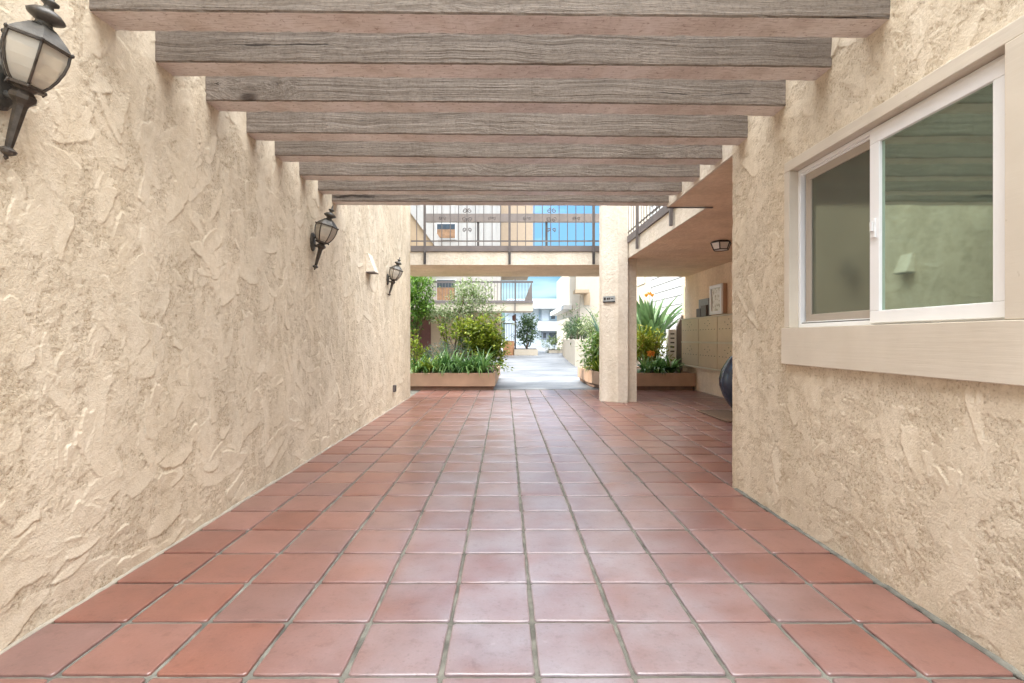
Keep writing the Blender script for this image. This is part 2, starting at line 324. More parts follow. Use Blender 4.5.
# ------------------------------------------------------------------ mesh helpers
class MB:
    def __init__(s): s.v = []; s.f = []
    def add(s, v, f, mx=None):
        o = len(s.v)
        s.v += [tuple(mx @ Vector(p)) for p in v] if mx else [tuple(p) for p in v]
        s.f += [tuple(i+o for i in q) for q in f]
    def box(s, x0, x1, y0, y1, z0, z1, mx=None):
        s.add([(x0,y0,z0),(x1,y0,z0),(x1,y1,z0),(x0,y1,z0),(x0,y0,z1),(x1,y0,z1),(x1,y1,z1),(x0,y1,z1)],
              [(3,2,1,0),(4,5,6,7),(0,1,5,4),(1,2,6,5),(2,3,7,6),(3,0,4,7)], mx)
    def prism(s, pts, z0, z1, mx=None):
        n = len(pts)
        s.add([(x,y,z0) for x,y in pts]+[(x,y,z1) for x,y in pts],
              [tuple(range(n))[::-1], tuple(range(n,2*n))]+[(i,(i+1)%n,n+(i+1)%n,n+i) for i in range(n)], mx)
    def lathe(s, prof, n=12, mx=None, rot=0):
        v = []; f = []
        for r, z in prof:
            for i in range(n):
                a = 2*math.pi*i/n+rot; v.append((r*math.cos(a), r*math.sin(a), z))
        k = len(prof)
        for j in range(k-1):
            for i in range(n):
                f.append((j*n+i, j*n+(i+1)%n, (j+1)*n+(i+1)%n, (j+1)*n+i))
        f.append(tuple(range(n))[::-1]); f.append(tuple((k-1)*n+i for i in range(n)))
        s.add(v, f, mx)
    def tube(s, pts, r, n=6):
        pts = [Vector(p) for p in pts]; rr = r if isinstance(r, (list, tuple)) else [r]*len(pts)
        v = []; f = []
        for i, p in enumerate(pts):
            d = (pts[min(i+1, len(pts)-1)]-pts[max(i-1, 0)]).normalized()
            u = d.cross(Vector((0,0,1)));
            if u.length < .05: u = d.cross(Vector((0,1,0)))
            u.normalize(); w = d.cross(u)
            for k in range(n):
                a = 2*math.pi*k/n; v.append(p+(u*math.cos(a)+w*math.sin(a))*rr[i])
        for i in range(len(pts)-1):
            for k in range(n): f.append((i*n+k, i*n+(k+1)%n, (i+1)*n+(k+1)%n, (i+1)*n+k))
        f.append(tuple(range(n))[::-1]); f.append(tuple((len(pts)-1)*n+k for k in range(n)))
        s.add(v, f)
    def build(s, name, mat, parent=None, smooth=False, bevel=0):
        me = bpy.data.meshes.new(name); me.from_pydata(s.v, [], s.f); me.update()
        if smooth: me.polygons.foreach_set('use_smooth', [True]*len(me.polygons))
        me.materials.append(mat); o = bpy.data.objects.new(name, me); COL.objects.link(o)
        if parent is not None: o.parent = parent
        if bevel:
            b = o.modifiers.new('bevel', 'BEVEL'); b.width = bevel; b.segments = 2; b.limit_method = 'ANGLE'
        return o
def tag(o, label=None, cat=None, group=None, kind=None):
    if label: o['label'] = label
    if cat: o['category'] = cat
    if group: o['group'] = group
    if kind: o['kind'] = kind
    return o
def thing(name, label, cat, loc=(0,0,0), rz=0, group=None):
    o = bpy.data.objects.new(name, None); o.empty_display_size = .1; COL.objects.link(o)
    o.location = loc; o.rotation_euler = (0,0,rz)
    return tag(o, label, cat, group)
def bx(name, mat, parent, *a, bevel=0):
    m = MB(); m.box(*a); return m.build(name, mat, parent, bevel=bevel)
def copy_tree(o, parent=None):
    c = o.copy(); COL.objects.link(c)
    if parent is not None: c.parent = parent
    for ch in list(o.children): copy_tree(ch, c)
    return c

# ------------------------------------------------------------------ stucco relief
rng = np.random.default_rng(3)
TAB = rng.random((8, 256, 256))
def vn(u, v, k):
    t = TAB[k % 8]; iu = np.floor(u).astype(int); iv = np.floor(v).astype(int)
    fu = u-iu; fv = v-iv; fu = fu*fu*(3-2*fu); fv = fv*fv*(3-2*fv)
    a = t[iu & 255, iv & 255]; b = t[(iu+1) & 255, iv & 255]; c = t[iu & 255, (iv+1) & 255]; d = t[(iu+1) & 255, (iv+1) & 255]
    return (a*(1-fu)+b*fu)*(1-fv)+(c*(1-fu)+d*fu)*fv
def fbm(u, v, s, k, oct=4):
    r = 0; a = .5; tot = 0
    for i in range(oct):
        r = r+a*vn(u*s+i*17.3, v*s+i*9.1, k+i); tot += a; a *= .55; s *= 2.07
    return r/tot
def sstep(a, b, x):
    t = np.clip((x-a)/(b-a), 0, 1); return t*t*(3-2*t)
def relief(U, V, seed, nst, bounds, crust=.0, lmul=1.0, horiz_base=True, aniso=(1, 1)):
    g = np.random.default_rng(seed)
    UU, VV = np.meshgrid(U, V, indexing='ij')
    rough = fbm(UU, VV, 60, seed, 4)
    H = .0052*(rough-.35)+.005*(fbm(UU, VV, 5, seed+1, 3)-.5)
    lump = fbm(UU, VV, 16, seed+2, 4)
    H += .0018*sstep(.50, .62, lump)
    SM = np.zeros_like(H)+.25*sstep(.5, .6, lump)
    P = np.zeros_like(H)
    if crust:
        c = fbm(UU*aniso[0], VV*aniso[1], 15, seed+3, 5); w = fbm(UU, VV, 2.2, seed+4, 2)
        m = sstep(.50, .525, c+.25*(w-.5)); P = np.maximum(P, crust*m); SM = np.maximum(SM, .7*m)
    for i in range(nst):
        cu = g.uniform(*bounds[0]); cv = g.uniform(*bounds[1])
        q = g.random()
        L = g.uniform(.035, .10) if q < .55 else g.uniform(.08, .20)
        L *= lmul; Wd = L*g.uniform(.28, .62)*(1 if q < .55 else .8)
        ang = g.normal(math.pi/2, .5) if g.random() < .6 else g.uniform(0, math.pi)
        if horiz_base and cv < .45: ang = g.normal(.12, .3)
        ca, sa = math.cos(ang), math.sin(ang); rad = max(L, Wd)*1.5
        i0, i1 = np.searchsorted(U, [cu-rad, cu+rad]); j0, j1 = np.searchsorted(V, [cv-rad, cv+rad])
        if i1-i0 < 2 or j1-j0 < 2: continue
        UUs = UU[i0:i1, j0:j1]; VVs = VV[i0:i1, j0:j1]; du = UUs-cu; dv = VVs-cv
        bend = g.uniform(-1.6, 1.6)
        s = (du*ca+dv*sa); t = (-du*sa+dv*ca)+bend*s*s
        s = s/L; t = t/Wd
        taper = 1+.5*s*g.choice([-1, 1])
        d = 1-np.abs(s)**3-np.abs(t/np.maximum(.3, taper))**2.6+1.5*(fbm(UUs, VVs, 16, i, 4)-.5)+.5*(fbm(UUs, VVs, 70, i+3, 2)-.5)
        m = sstep(.0, .10, d)
        slope = np.clip(.5+.5*(t*g.choice([-1, 1])*.9+.35*s*g.choice([-1, 1])), 0, 1)
        hh = g.uniform(.0028, .0066)*m*(.12+.88*slope)
        sub = P[i0:i1, j0:j1]; win = hh > sub*.7
        P[i0:i1, j0:j1] = np.where(win, np.maximum(hh, sub*.5), sub)
        ss = SM[i0:i1, j0:j1]; SM[i0:i1, j0:j1] = np.maximum(ss, m*sstep(.0, .35, slope+.35*(lump-.5)[i0:i1, j0:j1]))
    keep = 1-.8*np.clip(P/.002, 0, 1)
    return np.maximum(0, .002+H*keep+P), SM
def skin(name, U, V, H, SM, place, mat, parent, keep=None, flip=False):
    nu, nv = len(U), len(V)
    UU, VV = np.meshgrid(U, V, indexing='ij')
    co = place(UU, VV, H).reshape(-1, 3)
    idx = np.arange(nu*nv).reshape(nu, nv)
    q = np.stack([idx[:-1, :-1], idx[1:, :-1], idx[1:, 1:], idx[:-1, 1:]], -1)
    if flip: q = q[..., ::-1]
    if keep is not None:
        k = keep((UU[:-1, :-1]+UU[1:, 1:])/2, (VV[:-1, :-1]+VV[1:, 1:])/2); q = q[k]
    q = q.reshape(-1, 4)
    me = bpy.data.meshes.new(name); me.vertices.add(len(co)); me.vertices.foreach_set('co', co.astype(np.float32).ravel())
    me.loops.add(q.size); me.loops.foreach_set('vertex_index', q.astype(np.int32).ravel())
    me.polygons.add(len(q)); me.polygons.foreach_set('loop_start', np.arange(0, q.size, 4, dtype=np.int32))
    me.polygons.foreach_set('use_smooth', np.ones(len(q), bool))
    at = me.attributes.new('smooth', 'FLOAT', 'POINT'); at.data.foreach_set('value', SM.astype(np.float32).ravel())
    me.update(calc_edges=True); me.validate()
    me.materials.append(mat); o = bpy.data.objects.new(name, me); COL.objects.link(o)
    if parent is not None: o.parent = parent
    return o
def geo_space(a, b, n): return np.geomspace(a, b, n)

# ------------------------------------------------------------------ ground, tiles, path
m = MB(); m.add([(-400,-400,-.06),(400,-400,-.06),(400,400,-.06),(-400,400,-.06)], [(0,1,2,3)])
tag(m.build('ground', M['ground']), kind='structure')
m = MB(); m.add([(-3,-3,-.009),(4.4,-3,-.009),(4.4,11.12,-.009),(-3,11.12,-.009)], [(0,1,2,3)])
tag(m.build('tile_bed', M['tile_bed']), kind='structure')
m = MB(); m.add([(-14,11.12,-.012),(14,11.12,-.012),(14,70,-.012),(-14,70,-.012)], [(0,1,2,3)])
tag(m.build('concrete_path', M['concrete']), kind='structure')
m = MB(); rt = random.Random(5)
PX = .3204; PY = .3193
for i in range(-8, 19):
    for j in range(-9, 30):
        x0 = -.213+PX*(i-1); y0 = 1.673+PY*j
        if x0 < -2.1 or x0+PX > 4.35 or y0+PY > 11.16: continue
        cx, cy = x0+PX/2+rt.uniform(-.0018, .0018), y0+PY/2+rt.uniform(-.0018, .0018)
        g = .0086+rt.uniform(-.002, .002); hx, hy = PX/2-g, PY/2-g
        dz = rt.uniform(-.0013, .0013); tx, ty = rt.uniform(-.006, .006), rt.uniform(-.006, .006)
        rz = rt.uniform(-.004, .004)
        rings = [(0, -.010, .009), (.0, -.0032, .010), (.0022, -.0009, .011), (.0075, 0, .014), (.055, .0003, .05)]
        v = []; N = 0
        jit = [(rt.uniform(-.0016, .0016), rt.uniform(-.0016, .0016)) for _ in range(32)]
        if rt.random() < .22: q_ = rt.randrange(32); jit[q_] = (jit[q_][0]*3.5, jit[q_][1]*3.5)
        for ins, z, cr_ in rings:
            ring = []
            for qx, qy, a0 in ((1,1,0),(-1,1,90),(-1,-1,180),(1,-1,270)):
                for a in (0, 30, 60, 90):
                    an = R(a0+a); X = qx*(hx-ins-cr_)+cr_*math.cos(an); Y = qy*(hy-ins-cr_)+cr_*math.sin(an)
                    ring.append((X, Y))
            full = []
            for q in range(16):
                full.append(ring[q])
                if q % 4 == 3:
                    a_, b_ = ring[q], ring[(q+1) % 16]
                    for t_ in (.14, .38, .62, .86): full.append((a_[0]+(b_[0]-a_[0])*t_, a_[1]+(b_[1]-a_[1])*t_))
            for q, (X, Y) in enumerate(full):
                if ins < .03: X += jit[q][0]; Y += jit[q][1]
                v.append((cx+X-rz*Y, cy+Y+rz*X, z+dz+tx*X+ty*Y))
        n = 32; f = []
        for k in range(len(rings)-1):
            for a in range(n): f.append((k*n+a, k*n+(a+1)%n, (k+1)*n+(a+1)%n, (k+1)*n+a))
        f.append(tuple((len(rings)-1)*n+a for a in range(n)))
        m.add(v, f)
o = m.build('tile_floor', M['tile'], smooth=True); tag(o, kind='structure')

# ------------------------------------------------------------------ left wall
LX = -1.80; LEND = 9.57
lw = MB(); lw.box(-4.0, LX-.001, -3.0, 9.598, -.05, 7.0)
lwall = tag(lw.build('stucco_wall', M['stucco']), 'long cream trowelled stucco wall on the left carrying three lanterns', 'wall')
U = geo_space(1.25, LEND, 900); V = np.concatenate([np.arange(-.02, 2.7, .0048), np.arange(2.7, 3.9, .012)])
H, SM = relief(U, V, 11, 1500, ((1.2, 9.7), (-.05, 3.9)), crust=.0012, aniso=(1.35, .62))
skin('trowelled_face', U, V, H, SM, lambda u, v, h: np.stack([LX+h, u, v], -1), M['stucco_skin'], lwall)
def joint(x0, sgn, ya, yb, seed, w0, h0):
    r_ = random.Random(seed); m = MB(); v = []; f = []; k = 0; y = ya
    while y < yb:
        w = w0*r_.uniform(.55, 1.35); h = h0*r_.uniform(.5, 1.4)
        v += [(x0-sgn*.01, y, -.008), (x0+sgn*(.008+w), y, -.008), (x0+sgn*(.007+w*.7), y, h*.4), (x0+sgn*.004, y, h), (x0-sgn*.01, y, h)]; k += 1
        y += r_.uniform(.03, .09)
    for i in range(k-1):
        for j in range(4): f.append((i*5+j, i*5+j+1, i*5+j+6, i*5+j+5))
    m.add(v, f); return m
joint(LX, 1, -1, LEND, 3, .012, .010).build('caulk_strip', M['caulk'], lwall, smooth=True)

# ------------------------------------------------------------------ right wall with the window
RX = 1.72; REND = 3.81
WY0, WY1, WZ0, WZ1 = 1.60, 3.075, CZ-.157, CZ+1.06        # outer edge of trim
rw = MB()
XB = 1.82
rw.box(XB, 5.0, -3, REND-.002, -.05, 5.6)
for a in ((RX+.001, XB, -3, WY0+.01, -.05, 5.6), (RX+.001, XB, WY1-.01, REND-.002, -.05, 5.6), (RX+.001, XB, WY0+.01, WY1-.01, -.05, WZ0+.01), (RX+.001, XB, WY0+.01, WY1-.01, WZ1-.01, 5.6)):
    rw.box(*a)
rwall = tag(rw.build('stucco_wall', M['stucco']), 'cream stucco wall on the right with the white sliding window in it', 'wall')
U = geo_space(1.25, REND, 560); V = np.concatenate([np.arange(-.02, 2.7, .0048), np.arange(2.7, 3.4, .012)])
H, SM = relief(U, V, 23, 110, ((1.2, 3.9), (-.05, 3.4)), crust=.0020, lmul=.8, horiz_base=False)
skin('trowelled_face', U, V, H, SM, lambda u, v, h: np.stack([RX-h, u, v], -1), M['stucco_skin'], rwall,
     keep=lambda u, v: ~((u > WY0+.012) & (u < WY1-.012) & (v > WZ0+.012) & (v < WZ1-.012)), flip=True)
joint(RX, -1, -1, REND, 4, .016, .010).build('mortar_joint', M['tile_bed'], rwall, smooth=True)
# wooden trim boards
TI = CZ+1.0                                # underside of the head trim
tr0, tr1 = 1.700, 1.815
bx('window_sill', M['trim'], rwall, 1.688, tr1, WY0, WY1+.012, WZ0, CZ+.060, bevel=.003)
bx('window_trim', M['trim'], rwall, tr0, tr1, WY0, WY1, TI, WZ1, bevel=.003)
bx('window_trim', M['trim'], rwall, tr0, tr1, 3.02, WY1, CZ+.062, TI-.002, bevel=.003)
bx('window_trim', M['trim'], rwall, tr0-.004, tr1, WY0, 1.715, CZ+.062, TI-.002, bevel=.003)
# window frame
wf = MB(); fx0, fx1 = 1.752, 1.80; y0, y1, z0, z1 = 1.717, 3.018, CZ+.0625, TI-.003
b = .022
wf.box(fx0, fx1, y0, y1, z0, z0+b); wf.box(fx0, fx1, y0, y1, z1-b, z1); wf.box(fx0, fx1, y1-b, y1, z0+b, z1-b); wf.box(fx0, fx1, y0, y0+b, z0+b, z1-b)
wf.box(fx0+.014, fx1, y0+b, y1-b, z0+b, z0+b+.012); wf.box(fx0+.014, fx1, y0+b, y1-b, z1-b-.012, z1-b)
win = wf.build('window', M['white_vinyl'], rwall, bevel=.002)
bx('window_recess', M['dark_gap'], win, 1.803, 1.817, y0, y1, z0, z1)
def frame_ring(mb, x0, x1, ya, yb, za, zb, w, wy=None):
    wy = wy or w
    mb.box(x0, x1, ya, yb, za, za+w); mb.box(x0, x1, ya, yb, zb-w, zb); mb.box(x0, x1, ya, ya+wy, za+w, zb-w); mb.box(x0, x1, yb-wy, yb, za+w, zb-w)
m = MB(); frame_ring(m, 1.733, 1.764, 1.735, 2.40, CZ+.070, CZ+.972, .058, .06)
sash = m.build('sliding_sash', M['white_vinyl'], win, bevel=.003)
bx('pane', M['glass'], win, 1.748, 1.752, 1.793, 2.342, CZ+.127, CZ+.915)
m = MB(); frame_ring(m, 1.772, 1.790, 2.36, 2.975, CZ+.092, CZ+.965, .045, .05)
m.build('screen_frame', M['screen_frame'], win, bevel=.002)
m = MB(); m.box(1.724, 1.7325, 2.355, 2.385, CZ+.47, CZ+.56); m.box(1.716, 1.7235, 2.362, 2.378, CZ+.50, CZ+.545); m.build('latch', M['white_vinyl'], win, bevel=.002)
m = MB(); m.box(1.756, 1.7715, 2.41, 2.99, CZ+.0850, CZ+.0905); m.build('track', M['dark_gap'], win)
bx('insect_screen', M['screen'], win, 1.780, 1.783, 2.409, 2.926, CZ+.136, CZ+.921)

# ------------------------------------------------------------------ pergola beams
BZ = CZ+1.42
fronts = [2.224, 2.633, 3.064, 3.546, 3.977, 4.44, 4.885, 5.28]
blab = ['weathered brown pergola beam nearest the viewer, at the very top of the picture',
        'second pergola beam from the viewer, just behind the nearest one',
        'third pergola beam back, meeting the right wall above the window corner',
        'fourth pergola beam back, last to meet the window wall on the right',
        'fifth pergola beam back, first to end on the balcony edge',
        'sixth pergola beam back, midway along the balcony edge',
        'second last pergola beam, in front of the farthest one',
        'farthest pergola beam, bordering the open view of the bridge railing']
rb = random.Random(2)
for i, y in enumerate(fronts):
    bm = bmesh.new()
    th, hh = .150+rb.uniform(-.006, .006), .25
    xs = np.linspace(-1.99, 1.99 if i < 4 else 1.90, 90)
    prof = []
    q = .007
    ring = [(0, q), (q, 0), (th-q, 0), (th, q), (th, hh-q), (th-q, hh), (q, hh), (0, hh-q)]
    rows = []
    for x in xs:
        wy = .0035*math.sin(x*1.3+i*2)+.0012*rb.uniform(-1, 1); wz = .004*math.sin(x*.9+i)+.0012*rb.uniform(-1, 1)
        row = []
        for a, c in ring:
            ch = rb.uniform(0, .0035) if rb.random() < .35 else 0
            row.append(bm.verts.new((x, a+wy+(ch if a < th/2 else -ch), c+wz+(ch if c < hh/2 else -ch))))
        rows.append(row)
    for r0, r1 in zip(rows[:-1], rows[1:]):
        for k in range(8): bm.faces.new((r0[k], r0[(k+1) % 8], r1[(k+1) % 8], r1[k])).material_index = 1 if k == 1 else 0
    bm.faces.new(rows[0]); bm.faces.new(rows[-1][::-1])
    bm.normal_update()
    bmesh.ops.recalc_face_normals(bm, faces=bm.faces)
    me = bpy.data.meshes.new('pergola_beam'); bm.to_mesh(me); bm.free(); me.materials.append(M['wood']); me.materials.append(M['wood_paint_bounce'])
    o = bpy.data.objects.new('pergola_beam', me); COL.objects.link(o); o.location = (0, y-.010, BZ); o.rotation_euler = (0, 0, .0175)
    tag(o, blab[i], 'beam', 'pergola beams overhead')

# ------------------------------------------------------------------ balcony over the alcove
ZS = CZ+1.39                                   # soffit height
bal = thing('balcony', 'upper balcony with brown railing above the mailbox alcove on the right', 'balcony', (2.14, 7.4, ZS))
def wb(name, mat, par, *a, bevel=0):           # world-coordinate box under a located parent
    o = bx(name, mat, par, *a, bevel=bevel); o.matrix_parent_inverse = Matrix.Translation(par.location).inverted(); return o
def wbuild(mb, name, mat, par, **k):
    o = mb.build(name, mat, par, **k); o.matrix_parent_inverse = par.matrix_basis.inverted() if par.rotation_euler.z == 0 and par.parent is None else Matrix(); return o
m = MB(); m.prism([(1.725, REND+.001), (4.35, REND+.001), (4.35, 11.48), (2.15, 11.48), (2.15, 5.35), (1.725, 5.35)], ZS, ZS+.02)
wbuild(m, 'soffit', M['soffit'], bal)
m = MB(); m.box(RX, 4.35, REND+.002, 5.345, ZS+.022, CZ+1.95)
m.box(2.14, 4.35, 5.347, 11.46, ZS+.022, CZ+1.64); m.box(RX, RX+.02, REND+.002, 5.352, ZS-.004, ZS+.02); m.box(2.138, 2.158, 5.36, 9.55, ZS-.004, ZS+.02)
wbuild(m, 'slab', M['stucco_white'], bal)
m = MB(); m.box(RX-.005, 2.20, 5.336, 5.365, ZS-.012, ZS-.005); wbuild(m, 'drip_edge', M['rail_wood'], bal)
m = MB(); m.box(2.115, 2.22, 5.37, 9.59, CZ+1.645, CZ+1.76); wbuild(m, 'curb_beam', M['rail_wood'], bal)
m = MB(); m.box(2.09, 2.21, 5.37, 9.59, CZ+2.63, CZ+2.81); wbuild(m, 'top_rail', M['rail_wood'], bal)
for y in (6.39, 8.03):
    m = MB(); m.box(2.08, 2.12, y-.02, y+.02, CZ+1.42, CZ+2.63); wbuild(m, 'railing_post', M['iron'], bal)
m = MB()
m.box(2.15, 2.17, 5.38, 9.58, CZ+1.84, CZ+1.86)
y = 5.45
while y < 9.5: m.box(2.154, 2.166, y-.006, y+.006, CZ+1.761, CZ+2.63); y += .16
wbuild(m, 'pickets', M['iron'], bal)

# bridge
def spiral(mb, c, r, turns, start, sgn, plane='x', t=.009):
    pts = []
    for i in range(18):
        k = i/17; a = start+sgn*turns*2*math.pi*k; rr = r*(1-.75*k)
        pts.append((c[0]+rr*math.cos(a), c[1], c[2]+rr*math.sin(a)))
    mb.tube(pts, t, 5)
brg = thing('walkway_bridge', 'cream stucco walkway bridge with scrolled iron railing crossing over the path', 'bridge', (0, 10.5, ZS))
BX0, BX1 = LX-.3, 2.135
m = MB(); m.box(BX0, BX1, 9.605, 11.45, ZS+.003, ZS+.02); wbuild(m, 'soffit', M['soffit'], brg)
m = MB(); m.box(BX0, BX1, 9.60, 11.46, ZS+.022, CZ+1.64); m.box(BX0, BX1, 9.60, 9.62, ZS, ZS+.022); wbuild(m, 'slab', M['stucco_white'], brg)
for yy, nm in ((9.575, 'front'), (11.40, 'rear')):
    m = MB(); m.box(BX0+.31, BX1, yy, yy+.10, CZ+1.645, CZ+1.75); wbuild(m, 'curb_beam', M['rail_wood'], brg)
    m = MB(); m.box(BX0+.31, BX1, yy, yy+.12, CZ+2.63, CZ+2.81); wbuild(m, 'top_rail', M['rail_wood'], brg)
posts = [-1.521, .0856, 1.68]
for x in posts:
    m = MB(); m.box(x-.022, x+.022, 9.545, 9.585, CZ+1.40, CZ+2.63); wbuild(m, 'railing_post', M['iron'], brg)
    m = MB(); m.box(x-.022, x+.022, 9.543, 9.574, CZ+1.40, CZ+1.62); wbuild(m, 'post_bracket', M['iron_dark'], brg)
for x in (-.61, .94):
    m = MB(); m.box(x-.025, x+.025, 11.43, 11.47, CZ+1.75, CZ+2.63); wbuild(m, 'railing_post', M['iron_dark'], brg)
m = MB()
m.box(BX0+.31, BX1, 9.603, 9.627, CZ+1.833, CZ+1.857)
x = posts[0]-.16
while x < BX1:
    m.box(x-.007, x+.007, 9.608, 9.622, CZ+1.751, CZ+2.63); x += .1595
wbuild(m, 'pickets', M['iron'], brg)
def scroll(*a):
    m = MB(); spiral(m, *a); wbuild(m, 'scroll', M['iron'], brg, smooth=True)
for c0 in (-.72, .885):
    for sx in (-1, 1):
        scroll((c0+sx*.05, 9.598, CZ+2.42), .045, 1.2, R(90), sx)
        scroll((c0+sx*.06, 9.598, CZ+2.26), .05, 1.3, R(-90), -sx)
        scroll((c0+sx*.045, 9.598, CZ+2.06), .04, 1.2, R(-90), sx)
    for c1 in (-.47, .47):
        for sx in (-1, 1): scroll((c0+c1+sx*.035, 9.598, CZ+2.28), .035, 1.1, R(-90), sx)

# ------------------------------------------------------------------ column, post, alcove wall
m = MB(); m.prism([(1.70, 9.10), (1.72, 8.98), (1.965, 8.76), (2.125, 8.74), (2.125, 9.12), (1.72, 9.14)], -.05, 6.2)
tag(m.build('stucco_pillar', M['stucco_white']), 'broad cream stucco pillar with a small grey sign, right of the path', 'pillar')
m = MB(); m.box(2.13, 2.31, 8.86, 9.04, -.05, ZS+.001)
tag(m.build('stucco_post', M['stucco']), 'narrow shaded stucco post just right of the broad pillar', 'post')
aw = MB(); aw.box(4.10, 4.35, REND, 11.68, -.05, ZS-.002)
tag(aw.build('stucco_wall', M['soffit']), 'warm shaded stucco wall of the alcove behind the mailboxes', 'wall')
# upper storey over the alcove, set back from the balcony
up = thing('upper_apartment', 'cream upper apartment wall set back behind the right balcony railing', 'building', (5.5, 6, CZ+1.64))
m = MB(); m.box(4.36, 9, REND+.2, 11.4, CZ+1.66, 5.9); wbuild(m, 'wall', M['stucco_white'], up)
m = MB(); m.box(4.0, 9.2, REND, 11.6, 5.902, 6.1); wbuild(m, 'roof', M['trim'], up)
m = MB(); m.box(4.33, 4.358, 6.2, 7.4, 3.2, 4.9); wbuild(m, 'window', M['win_blue'], up)

# ------------------------------------------------------------------ wall lanterns
def make_lantern():
    root = thing('wall_lantern', 'x', 'lantern')
    T = Matrix.Rotation(R(16), 4, 'Y')                     # leans out from the wall
    off = Matrix.Translation((.022, 0, 0)) @ T @ Matrix.Rotation(R(20), 4, 'Z')             # axis foot (tip) offset from the wall
    m = MB(); m.lathe([(.002, 0), (.008, .008), (.006, .014), (.024, .026), (.026, .036), (.012, .046)], 12, off)
    m.lathe([(.012, .046), (.0135, .06), (.021, .195), (.024, .205)], 8, off)
    m.lathe([(.024, .205), (.040, .222), (.040, .236), (.026, .252), (.036, .262), (.05, .268)], 8, off)
    m.build('tail_stem', M['bronze'], root)
    # cage: six curved bars and two hexagonal rings
    prof = [(.046, .270), (.064, .292), (.080, .322), (.091, .355), (.097, .39), (.096, .425)]
    m = MB()
    for k in range(6):
        a = 2*math.pi*k/6
        m.tube([off @ Vector((r*math.cos(a), r*math.sin(a), z)) for r, z in prof], .0048, 6)
    m.lathe([(.045, .262), (.056, .264), (.058, .272), (.050, .276)], 6, off)
    m.lathe([(.095, .420), (.103, .422), (.103, .430), (.092, .436)], 6, off)
    for k in range(6):
        a = 2*math.pi*k/6
        m.lathe([(.001, -.008), (.006, -.003), (.006, .003), (.001, .008)], 6, off @ Matrix.Translation((.102*math.cos(a), .102*math.sin(a), .428)))
        m.lathe([(.001, -.007), (.005, -.002), (.005, .002), (.001, .007)], 6, off @ Matrix.Translation((.058*math.cos(a), .058*math.sin(a), .266)))
    m.build('cage', M['bronze'], root)
    m = MB(); n = 6; v = []; f = []
    for r, z in prof:
        for k in range(n):
            a = 2*math.pi*k/n; v.append((r*.97*math.cos(a), r*.97*math.sin(a), z))
    for j in range(len(prof)-1):
        for k in range(n): f.append((j*n+k, j*n+(k+1)%n, (j+1)*n+(k+1)%n, (j+1)*n+k))
    m.add(v, f, off); m.build('glass_panes', M['clear_glass'], root)
    m = MB(); m.lathe([(.012, .272), (.012, .33), (.02, .345), (.027, .365), (.022, .39), (.006, .405)], 12, off)
    m.build('bulb', M['bulb'], root, smooth=True)
    m = MB(); m.lathe([(.099, .431), (.080, .452), (.060, .470), (.042, .486)], 6, off); m.lathe([(.042, .486), (.026, .496), (.024, .505)], 10, off)
    m.build('roof', M['verdigris'], root)
    m = MB(); m.lathe([(.024, .505), (.052, .520), (.056, .530), (.040, .545), (.016, .556), (.014, .566), (.026, .574), (.027, .582), (.010, .590), (.008, .604), (.003, .628)], 12, off)
    m.build('finial', M['verdigris'], root, smooth=True)
    hub = off @ Vector((0, 0, .245))
    m = MB(); pl = Matrix.Translation((.0, 0, .262)) @ Matrix.Rotation(R(90), 4, 'Y')
    m.lathe([(.05, -.01), (.05, .012), (.042, .02), (.02, .026)], 16, pl @ Matrix.Scale(1.75, 4, (1, 0, 0)))
    m.build('wall_plate', M['verdigris'], root)
    m = MB(); m.tube([(.02, 0, .235), (.045, 0, .222), (.075, 0, .225), tuple(hub)], [.013, .011, .011, .012], 8)
    m.tube([(.02, 0, .295), (.035, 0, .31), (.05, 0, .295), (.045, 0, .27), (.07, 0, .255), tuple(hub+Vector((0, 0, .01)))], [.009]*6, 8)
    m.build('arm', M['verdigris'], root, smooth=True)
    return root
LG = 'wall lanterns along the left wall'
ln = make_lantern()
lpos = [(1.792, 'large bronze lantern nearest the viewer, cut off by the top left corner'), (4.70, 'middle bronze wall lantern, hanging below the farthest pergola beam'), (7.70, 'smallest looking wall lantern, near the far end of the left wall')]
for i, (y, lab) in enumerate(lpos):
    o = ln if i == 0 else copy_tree(ln)
    o.location = (LX+.004, y, CZ+.637-.004); tag(o, lab, 'lantern', LG)

# vent hood and outlet cover on the left wall
vh = thing('vent_hood', 'beige sloping vent hood on the left wall between the two far lanterns', 'vent', (LX, 6.62, CZ+.86))
m = MB(); x = LX
m.add([(0, -.10, 0), (0, .10, 0), (.115, .10, 0), (.115, -.10, 0), (0, -.10, .24), (0, .10, .24), (.03, .10, .235), (.03, -.10, .235)],
      [(3, 2, 1, 0), (4, 7, 6, 5), (0, 4, 5, 1), (2, 3, 7, 6), (0, 3, 7, 4), (1, 5, 6, 2)])
m.build('hood', M['stucco_white'], vh, bevel=.004)
m = MB(); m.box(.004, .118, -.103, .103, -.012, -.001); m.build('drip_lip', M['rail_wood'], vh)
oc = thing('outlet_cover', 'small dark outdoor outlet cover low at the far end of left wall', 'outlet', (LX+.008, 8.1, .31))
m = MB(); m.box(0, .035, -.035, .035, -.055, .055); m.build('box', M['iron'], oc, bevel=.005)
m = MB(); m.box(.035, .045, -.03, .03, -.048, .05); m.build('lid', M['iron_dark'], oc, bevel=.003)

